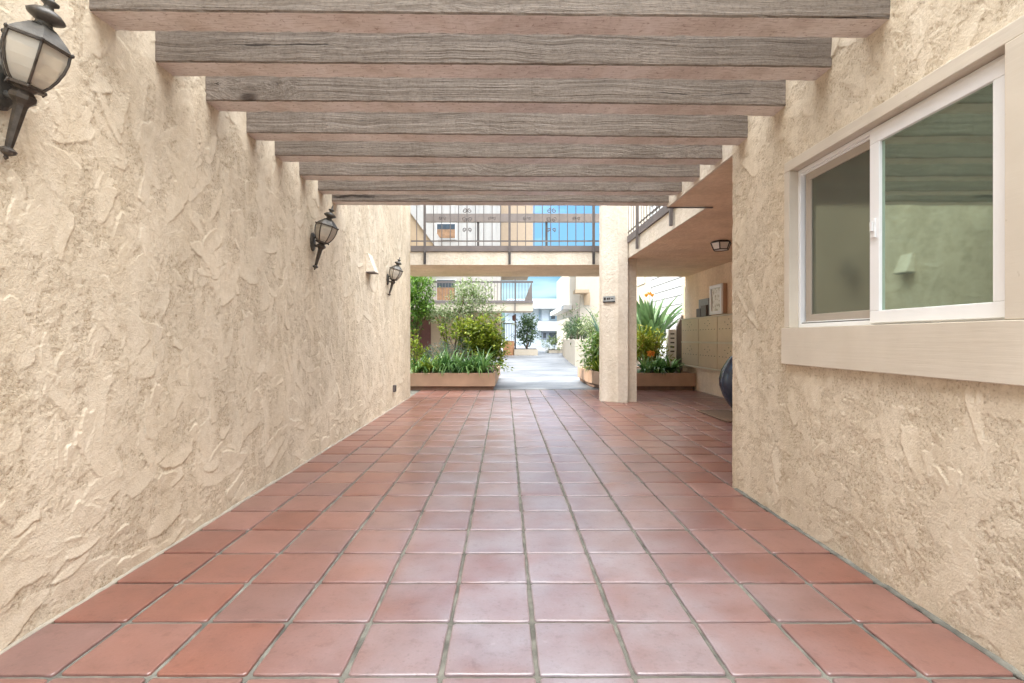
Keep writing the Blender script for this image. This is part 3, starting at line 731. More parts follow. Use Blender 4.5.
# ------------------------------------------------------------------ alcove objects
cl = thing('ceiling_light', 'hexagonal dark framed ceiling light under the balcony soffit', 'ceiling light', (3.10, 7.25, ZS))
m = MB(); m.lathe([(.11, -.001), (.13, -.012), (.15, -.022), (.145, -.03)], 6)
fr = []
for k in range(6):
    a = 2*math.pi*k/6; m.tube([(.145*math.cos(a), .145*math.sin(a), -.026), (.105*math.cos(a), .105*math.sin(a), -.125)], .008, 6)
    b_ = 2*math.pi*(k+1)/6; m.tube([(.105*math.cos(a), .105*math.sin(a), -.125), (.105*math.cos(b_), .105*math.sin(b_), -.125)], .008, 6)
m.build('frame', M['iron_dark'], cl)
m = MB(); m.lathe([(.138, -.031), (.101, -.122)], 6); m.build('glass_shade', M['bulb'], cl)

mb_ = thing('mailbox_bank', 'tan metal mailbox bank in two rows on the alcove wall', 'mailboxes', (4.10, 10.0, CZ-.59))
edges = [11.42, 10.42, 9.50, 8.58]
zr = [(CZ-.59, CZ-.105), (CZ-.075, CZ+.41)]
m = MB(); m.box(4.02, 4.10-.002, edges[-1], edges[0], CZ-.60, CZ+.425); m.box(3.985, 4.019, edges[-1], edges[0], CZ-.104, CZ-.076); m.box(3.985, 4.019, edges[-1], edges[0], CZ+.411, CZ+.43); m.box(3.97, 4.019, edges[-1], edges[0], CZ-.615, CZ-.592)
wbuild(m, 'housing', M['mailbox_edge'], mb_)
m = MB(); m.box(-.0025, .0025, -.010, .010, -.008, .008); _o = m.build('lock', M['lock']); LOCK = _o.data; bpy.data.objects.remove(_o)
for a, b_ in zip(edges[1:], edges[:-1]):
    for za, zb in zr:
        m = MB(); m.box(3.992, 4.018, a+.012, b_-.012, za+.004, zb-.004)
        d = wbuild(m, 'door_panel', M['mailbox'], mb_, bevel=.003)
        def lock(yy, zz):
            q = bpy.data.objects.new('lock', LOCK); COL.objects.link(q); q.parent = d; q.location = (3.9885, yy, zz)
        for k in range(6): lock(a+.04+(b_-a-.08)*(k+.5)/6, za+.243)
        for dy, dz in ((-.12, .13), (.0, .17), (.12, .12), (-.04, .07)): lock((a+b_)/2+dy, zb-dz)
# notice frame and brochure holder stand on the mailbox bank
nf = thing('notice_frame', 'white framed notice in a brown box leaning above the mailboxes', 'frame', (4.02, 9.58, CZ+.43))
m = MB(); m.box(.0, .07, -.28, .27, .03, .58); m.build('case', M['planter'], nf, bevel=.004)
m = MB()
for a in ((-.035, -.001, -.28, .27, .02, .085), (-.035, -.001, -.28, .27, .515, .58), (-.035, -.001, -.28, -.21, .085, .515), (-.035, -.001, .20, .27, .085, .515)): m.box(*a)
m.build('white_frame', M['white_vinyl'], nf, bevel=.004)
m = MB(); m.box(-.012, -.003, -.21, .20, .085, .515); m.build('notice_sheet', M['picture'], nf)
bh = thing('brochure_holder', 'grey brochure holder beside the notice frame on the mailboxes', 'holder', (4.02, 10.22, CZ+.432))
m = MB(); m.box(0, .06, -.24, .26, 0, .36); m.build('back_plate', M['grey'], bh, bevel=.004)
m = MB(); m.box(-.05, -.002, -.24, .02, 0, .22); m.box(-.05, -.002, .05, .26, 0, .17); m.build('pocket', M['iron'], bh, bevel=.004)
# jar
pr = [(.16, 0), (.20, .03), (.26, .10), (.345, .24), (.395, .40), (.40, .50), (.365, .64), (.29, .77), (.20, .87), (.17, .91), (.195, .94), (.2, .955), (.17, .96), (.15, .91), (.15, .7)]
pt = MB(); pt.lathe(pr, 40); o = pt.build('ceramic_jar', M['pot'], smooth=True); o.location = (3.66, 7.62, 0)
tag(o, 'tall glazed dark blue ceramic jar half hidden by the window wall', 'jar')
m = MB(); m.box(2.93, 3.43, 6.70, 7.75, .004, .016)
o = m.build('door_mat', M['mat'], bevel=.003); tag(o, 'brown door mat on the tiles in front of the dark jar', 'mat')
# cabinet with slots
uc = thing('utility_cabinet', 'narrow white cabinet with dark slots beside the mailboxes behind the planter', 'cabinet', (3.92, 11.62, .3))
m = MB(); m.box(-.19, 0, -.08, .08, 0, 1.02); m.build('body', M['white_vinyl'], uc, bevel=.006)
for k in range(5):
    m = MB(); m.box(-.14, -.05, -.088, -.081, .50+k*.10, .53+k*.10); m.build('slot', M['iron_dark'], uc)
pb = MB(); pb.add([(.02, -.05, 0), (.15, -.05, 0), (.15, .05, 0), (.02, .05, 0), (.02, -.05, 1.08), (.15, -.05, 1.36), (.15, .05, 1.36), (.02, .05, 1.08)],
                  [(3, 2, 1, 0), (4, 5, 6, 7), (0, 1, 5, 4), (1, 2, 6, 5), (2, 3, 7, 6), (3, 0, 4, 7)])
o = pb.build('fence_board', M['rail_wood']); o.location = (3.92, 11.62, .3); tag(o, 'brown slant topped board standing between white cabinet and alcove wall', 'board')
# sign on the pillar
sg = thing('unit_sign', 'small grey sign plate high on the broad stucco pillar', 'sign', (1.835, 8.874, CZ+.69), R(-42))
m = MB(); m.box(-.115, .115, -.022, -.008, -.045, .045); m.build('plate', M['sign'], sg)
m = MB(); m.box(-.118, .118, -.026, -.008, -.066, -.046); m.build('bottom_bar', M['black'], sg)
for xa, xb, zh in ((-.10, -.06, .024), (-.035, -.003, .018), (.006, .026, .018), (.045, .09, .008)):
    m = MB(); m.box(xa, xb, -.025, -.0225, -zh, zh); m.build('mark', M['iron_dark'], sg)

# ------------------------------------------------------------------ planters
def planter(name, label, pts, h, plinth=.085, ins=.05):
    root = thing(name, label, 'planter', (sum(p[0] for p in pts)/len(pts), sum(p[1] for p in pts)/len(pts), 0))
    cx, cy = root.location.x, root.location.y
    def inset(d):
        r = []
        n = len(pts)
        for i in range(n):
            p0, p1, p2 = Vector(pts[i-1]), Vector(pts[i]), Vector(pts[(i+1) % n])
            a = (p1-p0).normalized(); b = (p2-p1).normalized()
            na = Vector((-a.y, a.x)); nb = Vector((-b.y, b.x)); k = (na+nb); k = k/max(.3, k.dot(na)) if k.length > 1e-6 else na
            r.append(tuple(p1+k*d))
        return r
    m = MB(); m.prism(inset(ins), 0, plinth); wbuild(m, 'plinth', M['plinth'], root)
    o_ = pts; i_ = inset(.05); n = len(pts)
    m = MB()
    v = [(x, y, plinth+.001) for x, y in o_]+[(x, y, h) for x, y in o_]+[(x, y, h) for x, y in i_]+[(x, y, plinth+.001) for x, y in i_]
    f = []
    for i in range(n):
        j = (i+1) % n
        for a, b in ((0, 1), (1, 2), (2, 3), (3, 0)): f.append((a*n+i, a*n+j, b*n+j, b*n+i))
    m.add(v, f); wbuild(m, 'wall', M['planter'], root, bevel=.006)
    m = MB(); i2 = inset(.052); m.prism(i2, plinth+.002, h-.05); wbuild(m, 'soil', M['soil'], root)
    return root
planter('garden_planter', 'long low tan planter at the end of the left wall, full of green plants', [(-3.4, 10.78), (-.215, 10.78), (-.13, 14.2), (-3.4, 14.2)], .37)
planter('garden_planter', 'low tan planter with angled corner behind the pillar on the right', [(4.08, 10.80), (4.08, 13.4), (1.93, 13.4), (1.93, 11.75), (2.12, 10.80)], .37)

# ------------------------------------------------------------------ vegetation generators
def leaf_card(mb, p, d, up, L, Wd, bend=.25):
    d = d.normalized(); s = d.cross(up)
    if s.length < 1e-3: s = d.cross(Vector((1, 0, 0)))
    s.normalize(); nrm = s.cross(d)
    a = p; b = p+d*L*.5+s*Wd*.5+nrm*L*.06; c = p+d*L-nrm*L*bend*.5; e = p+d*L*.5-s*Wd*.5+nrm*L*.06; mid = p+d*L*.5-nrm*L*.02
    mb.add([a, b, c, e, mid], [(0, 4, 1), (1, 4, 2), (0, 3, 4), (3, 2, 4)])
def rnd_unit(r):
    while True:
        v = Vector((r.uniform(-1, 1), r.uniform(-1, 1), r.uniform(-1, 1)))
        if .05 < v.length < 1: return v.normalized()
def shrub(name, label, cat, base, blobs, n, L, Wd, mat, seed, group=None, stems=5, stem_mat='bark', shell=.5, sr=.012):
    r = random.Random(seed)
    root = thing(name, label, cat, base, 0, group)
    m = MB(); tot = sum(b[3]*b[4]*b[5] for b in blobs)
    for bx_, by, bz, rx, ry, rz in blobs:
        k = int(n*rx*ry*rz/tot)
        # twig clusters inside the blob, leaves round each twig
        for c in range(max(1, k//9)):
            u = rnd_unit(r)*(r.random()**.5)*(1.0 if r.random() < .8 else 1.22)
            cpt = Vector((bx_+u.x*rx, by+u.y*ry, bz+u.z*rz)); cd = (Vector((u.x, u.y, u.z+.35))+rnd_unit(r)*.5).normalized()
            for q in range(9):
                d = (cd+rnd_unit(r)*.95).normalized()
                p = cpt+cd*r.uniform(-1.2, 1.8)*L+rnd_unit(r)*L*.45
                leaf_card(m, p, d, Vector((0, 0, 1))+rnd_unit(r)*.5, L*r.uniform(.6, 1.25), Wd*r.uniform(.7, 1.2))
    m.build('foliage', mat, root)
    if stems:
        m = MB()
        for i in range(stems):
            b = blobs[i % len(blobs)]
            t = Vector((b[0]+r.uniform(-.4, .4)*b[3], b[1]+r.uniform(-.4, .4)*b[4], b[2]+r.uniform(-.2, .4)*b[5]))
            s = Vector((r.uniform(-.05, .05), r.uniform(-.05, .05), -.02))
            pts = [s]; k = 6
            for j in range(1, k+1):
                pts.append(s.lerp(t, j/k)+Vector((r.uniform(-1, 1), r.uniform(-1, 1), 0))*.05*min(1, t.length))
            m.tube(pts, [sr*(1-.65*j/k) for j in range(k+1)], 6)
        m.build('stems', M[stem_mat], root, smooth=True)
    return root
def strap_clump(name, label, base, n, L, Wd, mat, seed, group, arch=1.0, upright=.0):
    r = random.Random(seed)
    m = MB()
    for i in range(n):
        a = r.uniform(0, 2*math.pi); lean = r.uniform(.45, 1.9)*arch
        d = Vector((math.cos(a), math.sin(a), 0)); s = Vector((-math.sin(a), math.cos(a), 0))
        ln_ = L*r.uniform(.65, 1.15); w = Wd*r.uniform(.7, 1.2); k = 7
        p = d*r.uniform(0, .05); ang = R(88)-lean*.35; v = []
        for j in range(k+1):
            t = j/k; ww = w*(1-t**3)*.5+.001
            nr = Vector((0, 0, 1))*.25*ww
            v += [tuple(p+s*ww+nr), tuple(p), tuple(p-s*ww+nr)]
            p = p+(d*math.cos(ang)+Vector((0, 0, 1))*math.sin(ang))*ln_/k; ang -= lean*2.2/k*(t+.3)
        f = []
        for j in range(k): f += [(3*j, 3*j+1, 3*j+4, 3*j+3), (3*j+1, 3*j+2, 3*j+5, 3*j+4)]
        m.add(v, f)
    o = m.build(name, mat, smooth=True); o.location = base
    return tag(o, label, 'plant', group)
def paddle_plant(name, label, base, n, Lst, Llf, Wlf, mat, seed, flowers=None, spread=.35):
    r = random.Random(seed); root = thing(name, label, 'plant', base)
    m = MB(); st = MB(); fl = MB()
    for i in range(n):
        a = r.uniform(0, 2*math.pi); ln_ = r.uniform(.05, 1)*spread
        d = Vector((math.cos(a), math.sin(a), 0)); s = Vector((-math.sin(a), math.cos(a), 0)); hs = Lst*r.uniform(.55, 1.1)
        p0 = d*.06*r.random(); p1 = p0+d*ln_*hs*.6+Vector((0, 0, hs)); st.tube([p0, p0.lerp(p1, .5)-d*.02, p1], [.012, .010, .007], 5)
        ang = R(90)-ln_*r.uniform(.6, 1.2); k = 8; p = p1; LL = Llf*r.uniform(.7, 1.15); v = []
        for j in range(k+1):
            t = j/k; ww = Wlf*.5*math.sin(math.pi*min(1, .08+.92*t)**.8)*r.uniform(.95, 1.05)+.002
            up = (-d*math.sin(ang)+Vector((0, 0, 1))*math.cos(ang))
            v += [tuple(p+s*ww+up*ww*.5), tuple(p), tuple(p-s*ww+up*ww*.5)]
            p = p+(d*math.cos(ang)+Vector((0, 0, 1))*math.sin(ang))*LL/k; ang -= ln_*.12
        f = []
        for j in range(k): f += [(3*j, 3*j+1, 3*j+4, 3*j+3), (3*j+1, 3*j+2, 3*j+5, 3*j+4)]
        m.add(v, f)
    m.build('leaves', mat, root, smooth=True); st.build('stalks', mat, root, smooth=True)
    if flowers:
        for fx, fy, fz in flowers:
            st2 = MB()
            p = Vector((fx, fy, fz)); fl = MB()
            for q in range(7): leaf_card(fl, p, Vector((r.uniform(-.7, .7), r.uniform(-.5, .5), 1)), Vector((0, 1, 0)), .11, .04)
            st2.tube([(fx*.4, fy*.4, 0), tuple(p)], [.009, .007], 5); fs = st2.build('flower_stalk', mat, root); fl.build('flower', M['flower'], fs)
    return root

def at(x, y, Y): return Vector(((x-505)*Y/505, Y, CZ+(338-y)*Y/505))
SOIL = .325
# left planter
G1 = 'strap leaved clumps along the left planter'
rs = random.Random(4)
xs = [418, 427, 437, 446, 455, 464, 473, 482]
labs = ['dark strap leaved clump at the left end of the left planter', 'strap leaved clump second from the left along the planter edge', 'strap leaved clump third from left in the left planter', 'strap leaved clump left of the planter middle', 'strap leaved clump right of the planter middle', 'strap leaved clump third from the right in the left planter', 'strap leaved clump next to the right end of the left planter', 'strap leaved clump at the right corner of the left planter']
for i, x in enumerate(xs):
    Y = 11.08+rs.uniform(-.06, .12)
    strap_clump('strap_plant', labs[i], ((x-505)*Y/505, Y, SOIL-.02), 75, .66*rs.uniform(.85, 1.1), .034, M['leaf_strap'] if i != 1 else M['leaf_yellow'], 100+i, G1)
b = Vector((-.78, 12.0, SOIL-.01))
shrub('yellow_shrub', 'bright yellow green bushy shrub at the right of left planter', 'shrub', b,
      [(.10, 0, .55, .40, .42, .36), (.38, -.05, .70, .34, .35, .36), (.08, 0, .98, .40, .38, .26), (-.30, .05, .95, .28, .3, .22), (.48, -.05, .36, .22, .25, .22), (-.62, .05, .62, .2, .2, .1), (-.7, .05, 1.02, .14, .2, .12), (.42, 0, 1.05, .2, .2, .16), (.58, -.1, .62, .2, .25, .34), (.62, -.3, .2, .16, .2, .2)], 5600, .085, .055, M['leaf_yellow'], 41, stems=9)
b = Vector((-1.35, 12.6, SOIL-.01))
shrub('olive_tree', 'loose grey green tree with pale leaves leaning over the left planter', 'tree', b,
      [(-.1, 0, 1.35, .5, .45, .24), (.35, 0, 1.55, .48, .45, .30), (.55, 0, 1.95, .40, .4, .28), (.95, -.1, 1.45, .32, .3, .22), (.3, 0, 1.98, .26, .3, .25), (-.45, 0, 1.45, .28, .3, .22), (1.25, -.1, 1.22, .22, .2, .08), (.9, 0, 1.85, .2, .2, .3)], 3700, .09, .032, M['leaf_olive'], 42, stems=7, sr=.03)
b = Vector((-2.25, 12.3, SOIL-.01))
shrub('green_tree', 'dense bright green tree at the end of the left wall', 'tree', b,
      [(-.1, 0, 1.75, .42, .4, .40), (.22, 0, 1.5, .26, .3, .3), (.10, 0, 2.15, .35, .35, .25), (-.1, 0, 1.1, .25, .3, .25), (.40, 0, 1.95, .18, .2, .12)], 3600, .10, .045, M['leaf_green'], 43, stems=5, sr=.03)
b = Vector((-2.05, 11.7, SOIL-.01))
shrub('low_shrub', 'low yellow green shrub against the left wall end in planter', 'shrub', b, [(0, 0, .35, .25, .25, .3), (-.05, 0, .75, .16, .2, .14)], 700, .075, .045, M['leaf_yellow'], 44)
b = Vector((-1.35, 11.75, SOIL-.01))
shrub('grey_shrub', 'silvery grey leaved shrub behind the strap leaved clumps', 'shrub', b, [(0, 0, .45, .5, .3, .2), (.5, 0, .5, .35, .25, .18), (-.4, 0, .38, .25, .25, .2)], 1500, .07, .02, M['leaf_grey'], 45)
strap_clump('agave', 'blue green sword leaved plant rising behind the yellow shrub', (-.62, 12.75, SOIL), 34, 1.35, .075, M['leaf_blue'], 46, None, .28)
# right planter
paddle_plant('bird_of_paradise', 'tall bird of paradise with orange flowers right of the pillar', (3.52, 12.35, SOIL), 85, 1.12, .72, .15, M['leaf_bird'], 51,
             [(-.10, -.1, 1.78), (-.01, -.1, 1.83), (.08, -.05, 1.79)], .75)
b = Vector((3.45, 11.75, SOIL))
shrub('croton_shrub', 'yellow leaved shrub in front of bird of paradise', 'shrub', b, [(-.30, 0, .50, .30, .3, .30), (.0, 0, .42, .24, .3, .26), (-.2, 0, .68, .26, .25, .18)], 1900, .13, .05, M['leaf_croton'], 52)
G2 = 'broad strap plants along the right planter edge'
for i, (x, lab) in enumerate([(646, 'glossy strap leaved plant nearest the narrow post in right planter'), (658, 'glossy strap leaved plant in the middle of right planter edge'), (670, 'glossy strap leaved plant in front of the white slotted cabinet')]):
    Y = 11.1; strap_clump('strap_plant', lab, ((x-505)*Y/505, Y, SOIL-.02), 48, .52, .06, M['leaf_strap'], 150+i, G2)
cv = thing('clivia_flower', 'orange clivia flower cluster among glossy leaves beside the post', 'flower', (3.18, 10.98, SOIL))
m = MB(); r_ = random.Random(8)
for q in range(46): leaf_card(m, Vector((r_.uniform(-.06, .06), r_.uniform(-.05, .05), .42+r_.uniform(-.03, .05))), rnd_unit(r_)+Vector((0, 0, .8)), Vector((0, 1, 0)), .07, .04)
m.build('blossoms', M['flower'], cv)
m = MB(); m.tube([(0, 0, 0), (.01, 0, .42)], .01, 6); m.build('stalk', M['leaf_strap'], cv)
b = Vector((2.12, 11.95, SOIL))
shrub('croton_shrub', 'mixed green and yellow shrub showing left of the pillar', 'shrub', b, [(.02, 0, .45, .22, .3, .30), (.1, 0, .72, .16, .25, .16), (-.04, -.1, .2, .2, .2, .18)], 1300, .12, .045, M['leaf_mixed'], 54)
strap_clump('strap_plant', 'arching strap leaved plant at the angled planter corner left of pillar', (2.12, 11.5, SOIL), 30, .5, .04, M['leaf_yellow'], 160, None)

# ------------------------------------------------------------------ courtyard beyond
gw = MB(); gw.prism([(2.80, 20.2), (4.9, 20.2), (5.2, 33), (3.75, 33), (3.05, 24)], -.05, 1.05)
tag(gw.build('garden_wall', M['cream_light']), 'low cream garden wall with plants on top right of the path', 'wall')
for i, (x, y, Y, s, mt, lab) in enumerate([(578, 326, 22.5, 1.0, 'leaf_far', 'spiky pale green plant on the left end of garden wall'), (593, 322, 21.8, 1.1, 'leaf_olive', 'pale leafy plant on the garden wall next to the pillar'), (570, 333, 25, .8, 'leaf_far', 'low green plant at the far end of garden wall')]):
    bz = Vector(((x-505)*Y/505, Y, 1.04))
    shrub('terrace_plant', lab, 'plant', bz, [(0, 0, .45*s, .38*s, .35*s, .42*s), (.3*s, 0, .35*s, .3, .3, .3), (-.05, 0, .85*s, .2, .2, .3)], 650, .20, .05, M[mt], 60+i)
strap_clump('agave', 'long sword leaved plant on the garden wall beside the pillar', (3.95, 20.9, 1.04), 16, 1.5, .10, M['leaf_blue'], 64, None, .75)
def far_planter(label, x0, x1, y0, y1, h):
    root = thing('garden_planter', label, 'planter', ((x0+x1)/2, y0, 0))
    m = MB(); m.box(x0, x1, y0, y1, -.03, h); wbuild(m, 'wall', M['cream_light'], root)
    m = MB(); m.box(x0+.06, x1-.06, y0+.06, y1-.06, h+.002, h+.03); wbuild(m, 'soil', M['soil'], root)
far_planter('small cream planter under the round tree at the far end of path', .55, 2.15, 33, 34.4, .38)
b = Vector((1.45, 33.7, .38))
shrub('round_tree', 'rounded dense green tree at the far end of the path', 'tree', b, [(0, 0, 1.25, .72, .7, .75), (.15, 0, 1.9, .55, .55, .5), (-.2, 0, .7, .45, .4, .4), (.25, 0, .75, .4, .4, .4)], 2200, .17, .09, M['leaf_far'], 71, stems=4, sr=.05)
far_planter('small cream planter holding the round bush before the white house', 3.3, 4.9, 38, 39.5, .2)
b = Vector((3.75, 38.6, .2))
shrub('round_bush', 'small round yellowish bush in front of the far white house', 'bush', b, [(0, 0, .5, .72, .6, .55)], 700, .16, .08, M['leaf_olive'], 72)
# left apartment building
AY = 30
ab = thing('apartment_building', 'cream three storey apartment building behind the left planter trees', 'building', (-6, 34, 0))
def ax(x, Y=AY): return (x-505)*Y/505
def az(y, Y=AY): return CZ+(338-y)*Y/505
m = MB(); m.box(-14, ax(500), AY, 42, -.03, 2.9); wbuild(m, 'ground_storey', M['beige'], ab)
m = MB(); m.box(-14, ax(500.5), AY+.1, 42, 2.902, 11); 
for k in range(40):
    xx = -12+k*.36
    if xx < ax(498): m.box(xx, xx+.04, AY+.06, AY+.099, 2.95, 10.9)
wbuild(m, 'upper_wall', M['board_white'], ab)
m = MB(); m.box(ax(500.5)+.01, ax(533, 33), 33, 42, 5.9, 11); wbuild(m, 'side_wing', M['peach'], ab)
m = MB(); m.box(ax(501)-.3, ax(534, 32.6), 32.6, 32.99, 5.85, 6.55); wbuild(m, 'parapet', M['white'], ab)
for (xa, xb, ya, yb) in ((437, 455, 300, 280), (437, 455, 238, 224)):
    m = MB(); m.box(ax(xa)-.08, ax(xb)+.08, AY+.02, AY+.055, az(ya)-.08, az(yb)+.08); w = wbuild(m, 'window', M['white'], ab)
    for a_, b_, mt in ((xa, xb, 'curtain'), (xa, xb, 'win_dark')):
        m = MB(); zm = az(ya)+(az(yb)-az(ya))*.62
        m.box(ax(a_), ax(b_), AY-.01, AY+.018, az(ya) if mt == 'curtain' else zm+.005, zm if mt == 'curtain' else az(yb)); m.build('pane', M[mt], w)
m = MB(); m.box(ax(400), ax(431), AY-.06, AY-.005, 0, az(319)); wbuild(m, 'door_opening', M['door_brown'], ab)
m = MB(); m.box(-12, ax(533, 28), 28, AY-.1, az(311, 28), az(303, 28)); wbuild(m, 'balcony_deck', M['cream_light'], ab)
m = MB(); m.box(-12, ax(533, 28), 27.93, 28.05, az(303, 28)+.002, az(300.5, 28)); wbuild(m, 'deck_edge', M['rail_wood'], ab)
m = MB()
for k in range(34):
    xx = ax(430, 28)+k*.17
    if xx < ax(532, 28): m.box(xx-.012, xx+.012, 27.98, 28.0, az(300.5, 28)+.002, az(283, 28))
m.box(ax(425, 28), ax(533, 28), 27.96, 28.02, az(283, 28)+.002, az(281, 28))
wbuild(m, 'balcony_railing', M['iron'], ab)
m = MB(); m.box(ax(515, 28)-.03, ax(515, 28)+.03, 27.85, 27.92, az(311, 28), az(279, 28)); wbuild(m, 'railing_post', M['iron'], ab)
# stair flight on the facade
m = MB()
a0, a1 = (ax(398, 28.5), az(196, 28.5)), (ax(438, 28.5), az(250, 28.5)); w_ = .85
m.add([(a0[0], 28.4, a0[1]), (a1[0], 28.4, a1[1]), (a1[0], 28.4, a1[1]+w_), (a0[0], 28.4, a0[1]+w_), (a0[0], 29.9, a0[1]), (a1[0], 29.9, a1[1]), (a1[0], 29.9, a1[1]+w_), (a0[0], 29.9, a0[1]+w_)],
      [(0, 1, 2, 3), (7, 6, 5, 4), (0, 4, 5, 1), (1, 5, 6, 2), (2, 6, 7, 3), (3, 7, 4, 0)])
wbuild(m, 'stair_flight', M['board_white'], ab)
m = MB(); m.add([(a0[0], 28.6, a0[1]-.01), (a1[0], 28.6, a1[1]-.01), (a0[0], 28.6, a1[1]-.01), (a0[0], 29.8, a0[1]-.01), (a1[0], 29.8, a1[1]-.01), (a0[0], 29.8, a1[1]-.01)], [(0, 2, 1), (3, 4, 5), (0, 1, 4, 3), (1, 2, 5, 4), (2, 0, 3, 5)])
wbuild(m, 'stair_wall', M['beige'], ab)
# awning shape at the end of the deck
m = MB(); yA = 29
m.add([(ax(524, yA), yA-.3, az(302, yA)), (ax(532, yA), yA-.3, az(302, yA)), (ax(531.5, yA), yA-.3, az(282, yA)), (ax(524, yA), yA+.3, az(302, yA)), (ax(532, yA), yA+.3, az(302, yA)), (ax(531.5, yA), yA+.3, az(282, yA))], [(0, 1, 2), (3, 5, 4), (0, 3, 4, 1), (1, 4, 5, 2), (2, 5, 3, 0)])
wbuild(m, 'end_screen', M['rail_wood'], ab)
lwg = thing('added_shade_wing', 'unseen cream wing added left of the courtyard to shade the path', 'building', (-8, 20, 0))
m = MB(); m.box(-12, -5.9, 15, 27.5, -.03, 8.4); wbuild(m, 'wall', M['cream_light'], lwg)  # wing added out of view to keep sun off the path
m = MB(); m.box(-12.3, -5.5, 14.7, 27.8, 8.402, 8.6); wbuild(m, 'roof', M['roof_grey'], lwg)
for y in (17, 20.5, 24):
    for z in (1.0, 3.8, 6.4):
        m = MB(); m.box(-5.895, -5.85, y, y+1.4, z, z+1.2); wbuild(m, 'window', M['win_blue'], lwg)
# patio gate
pg = thing('patio_gate', 'dark iron barred gate beside the orange brick pier', 'gate', (.25, 33.2, 0))
gx0, gx1 = ax(503, 33.2), ax(514.5, 33.2)
m = MB(); m.box(gx1, gx1+.10, 33.15, 33.25, -.02, az(314, 33.2)); wbuild(m, 'post', M['iron_dark'], pg)
m = MB(); m.box(gx0, gx1, 33.17, 33.22, az(324, 33.2), az(323, 33.2))
for k in range(7): xx = gx0+(gx1-gx0)*k/7; m.box(xx, xx+.03, 33.18, 33.21, .95, az(324, 33.2)); 
wbuild(m, 'bars', M['iron_dark'], pg)
m = MB(); m.box(gx0, gx1-.02, 33.0, 33.5, -.03, .93); tag(m.build('brick_pier', M['brick']), 'low orange brick pier under the dark gate bars', 'brick pier')
hl = thing('hanging_lantern', 'tiny dark lantern hanging from far balcony above the gate', 'lantern', (ax(514, 28.6), 28.6, az(311.5, 28.6)))
m = MB(); m.tube([(0, 0, 0), (0, 0, -.22)], .012, 6); m.build('rod', M['iron_dark'], hl)
m = MB(); m.lathe([(.02, -.2), (.11, -.26), (.09, -.5), (.03, -.54)], 6); m.build('lamp_body', M['door_brown'], hl)
# far white house
wh = thing('white_house', 'white two storey house with grey roof at the end of the path', 'house', (6, 64, 0))
HY = 60
hx = lambda x: ax(x, HY); hz = lambda y: az(y, HY)
m = MB(); m.box(hx(505), hx(640), HY, 72, -.03, hz(309)); wbuild(m, 'wall', M['cool_white'], wh)
m = MB(); m.box(hx(505), hx(640), HY-.9, 72, hz(309)+.01, hz(303.5)); wbuild(m, 'eave', M['white'], wh)
m = MB(); zr0, zr1 = hz(303.5)+.01, hz(295.5)
m.add([(hx(503), HY-.9, zr0), (hx(640), HY-.9, zr0), (hx(630), HY+5, zr1), (hx(508), HY+5, zr1), (hx(503), HY+10, zr0), (hx(640), HY+10, zr0)], [(0, 1, 2, 3), (3, 2, 5, 4), (0, 3, 4), (1, 5, 2), (0, 4, 5, 1)])
wbuild(m, 'roof', M['roof_grey'], wh)
for xa, xb, ya, yb, mt in ((538.5, 540.5, 320, 309.5, 'win_blue'), (541.5, 548.5, 321, 309.5, 'cool_white'), (549.5, 557.5, 320, 310, 'win_blue'), (541, 558, 339, 331, 'roof_grey')):
    m = MB(); m.box(hx(xa), hx(xb), HY-.12, HY-.005, hz(ya), hz(yb)); w = wbuild(m, 'window', M[mt], wh)
    if xa == 549.5:
        m = MB(); m.box(hx(551), hx(555), HY-.15, HY-.122, hz(319), hz(311.5)); m.build('pane', M['win_dark'], w)
    if xa == 541:
        m = MB(); m.box(hx(543), hx(546), HY-.15, HY-.122, hz(338), hz(333)); m.box(hx(549), hx(556), HY-.15, HY-.122, hz(339), hz(333)); m.build('pane', M['win_dark'], w)
m = MB(); m.box(hx(537), hx(560), HY-.5, HY-.16, hz(331), hz(321.5)); wbuild(m, 'balcony_front', M['white'], wh)
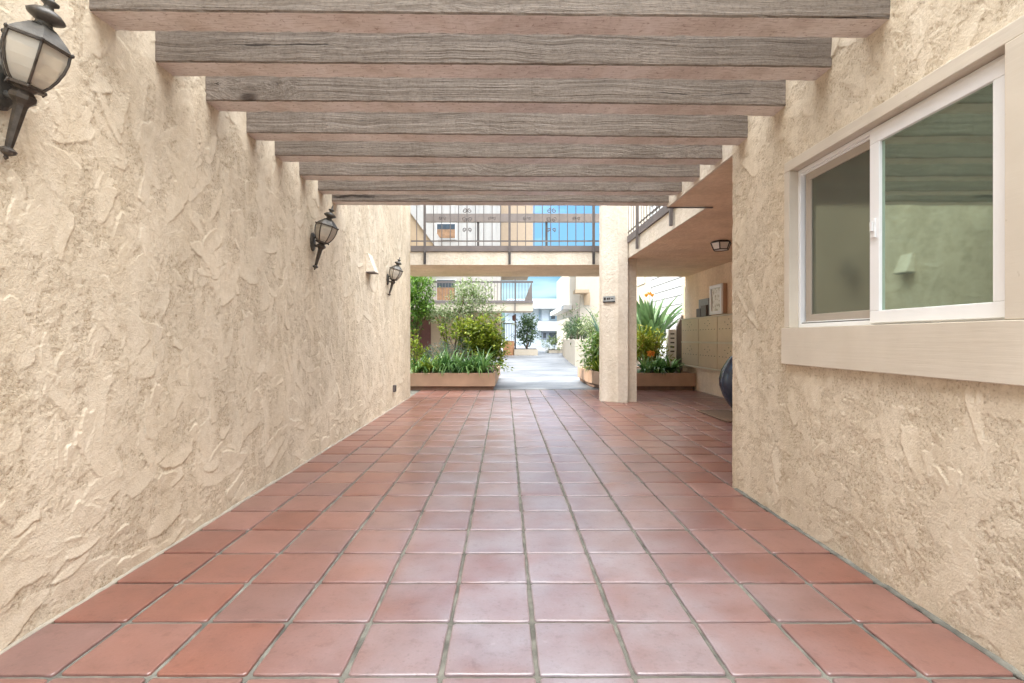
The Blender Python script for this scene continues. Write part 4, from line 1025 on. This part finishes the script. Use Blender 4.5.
for x in (562, 567, 572):
    m = MB(); m.box(hx(x), hx(x)+.1, HY-.05, HY-.004, 0.3, hz(310)); wbuild(m, 'batten', M['win_blue'], wh)
# right wing coming toward us
cw = thing('cream_house', 'sunlit cream house with recessed balcony right of the white house', 'house', (8, 38, 0))
CY = 36
m = MB(); m.box(ax(580, CY), 16, CY, 52, -.03, 6.9); wbuild(m, 'wall', M['cream_light'], cw)
m = MB(); m.box(ax(575, CY-1), ax(589, CY-1), CY-1.2, CY-.003, az(293, CY-1), az(290, CY-1)+.02); wbuild(m, 'balcony_deck', M['beige'], cw)
m = MB(); m.box(ax(575.5, CY-1), ax(589, CY-1), CY-1.2, CY-1.08, az(290, CY-1)+.022, az(276, CY-1)); wbuild(m, 'balcony_front', M['cream_light'], cw)
m = MB(); m.box(ax(584, CY), ax(590, CY), CY-.06, CY-.004, az(305, CY), az(292.5, CY)); w = wbuild(m, 'window', M['beige'], cw)
m = MB(); m.box(ax(580, CY)-.7, ax(579.5, CY)-.002, CY+4, 52, az(306, CY), az(301, CY)); wbuild(m, 'eave', M['white'], cw)
# siding house on the right, beyond the planter
sh = thing('siding_house', 'bright white clapboard house side seen behind the bird of paradise', 'house', (7, 16, 0))
m = MB(); m.box(5.5, 11, 13.9, 18.9, -.03, 7.5)
z = .0
while z < 7.3:
    m.add([(5.498, 13.9, z), (5.455, 13.9, z), (5.498, 13.9, z+.27), (5.498, 18.88, z), (5.455, 18.88, z), (5.498, 18.88, z+.27)], [(0, 1, 2), (3, 5, 4), (0, 3, 4, 1), (1, 4, 5, 2)]); z += .275
wbuild(m, 'siding', M['white'], sh)
m = MB(); m.box(5.43, 5.60, 18.885, 19.02, -.03, 7.5); wbuild(m, 'corner_board', M['white'], sh)
m = MB(); m.box(5.62, 12, 19.1, 24, -.03, 9); wbuild(m, 'cream_wing', M['cream_light'], sh)
m = MB(); m.box(5.612-.04, 5.617, 20.2, 21.5, az(284, 20.5), az(277, 20.5)); wbuild(m, 'vent', M['trim'], sh)
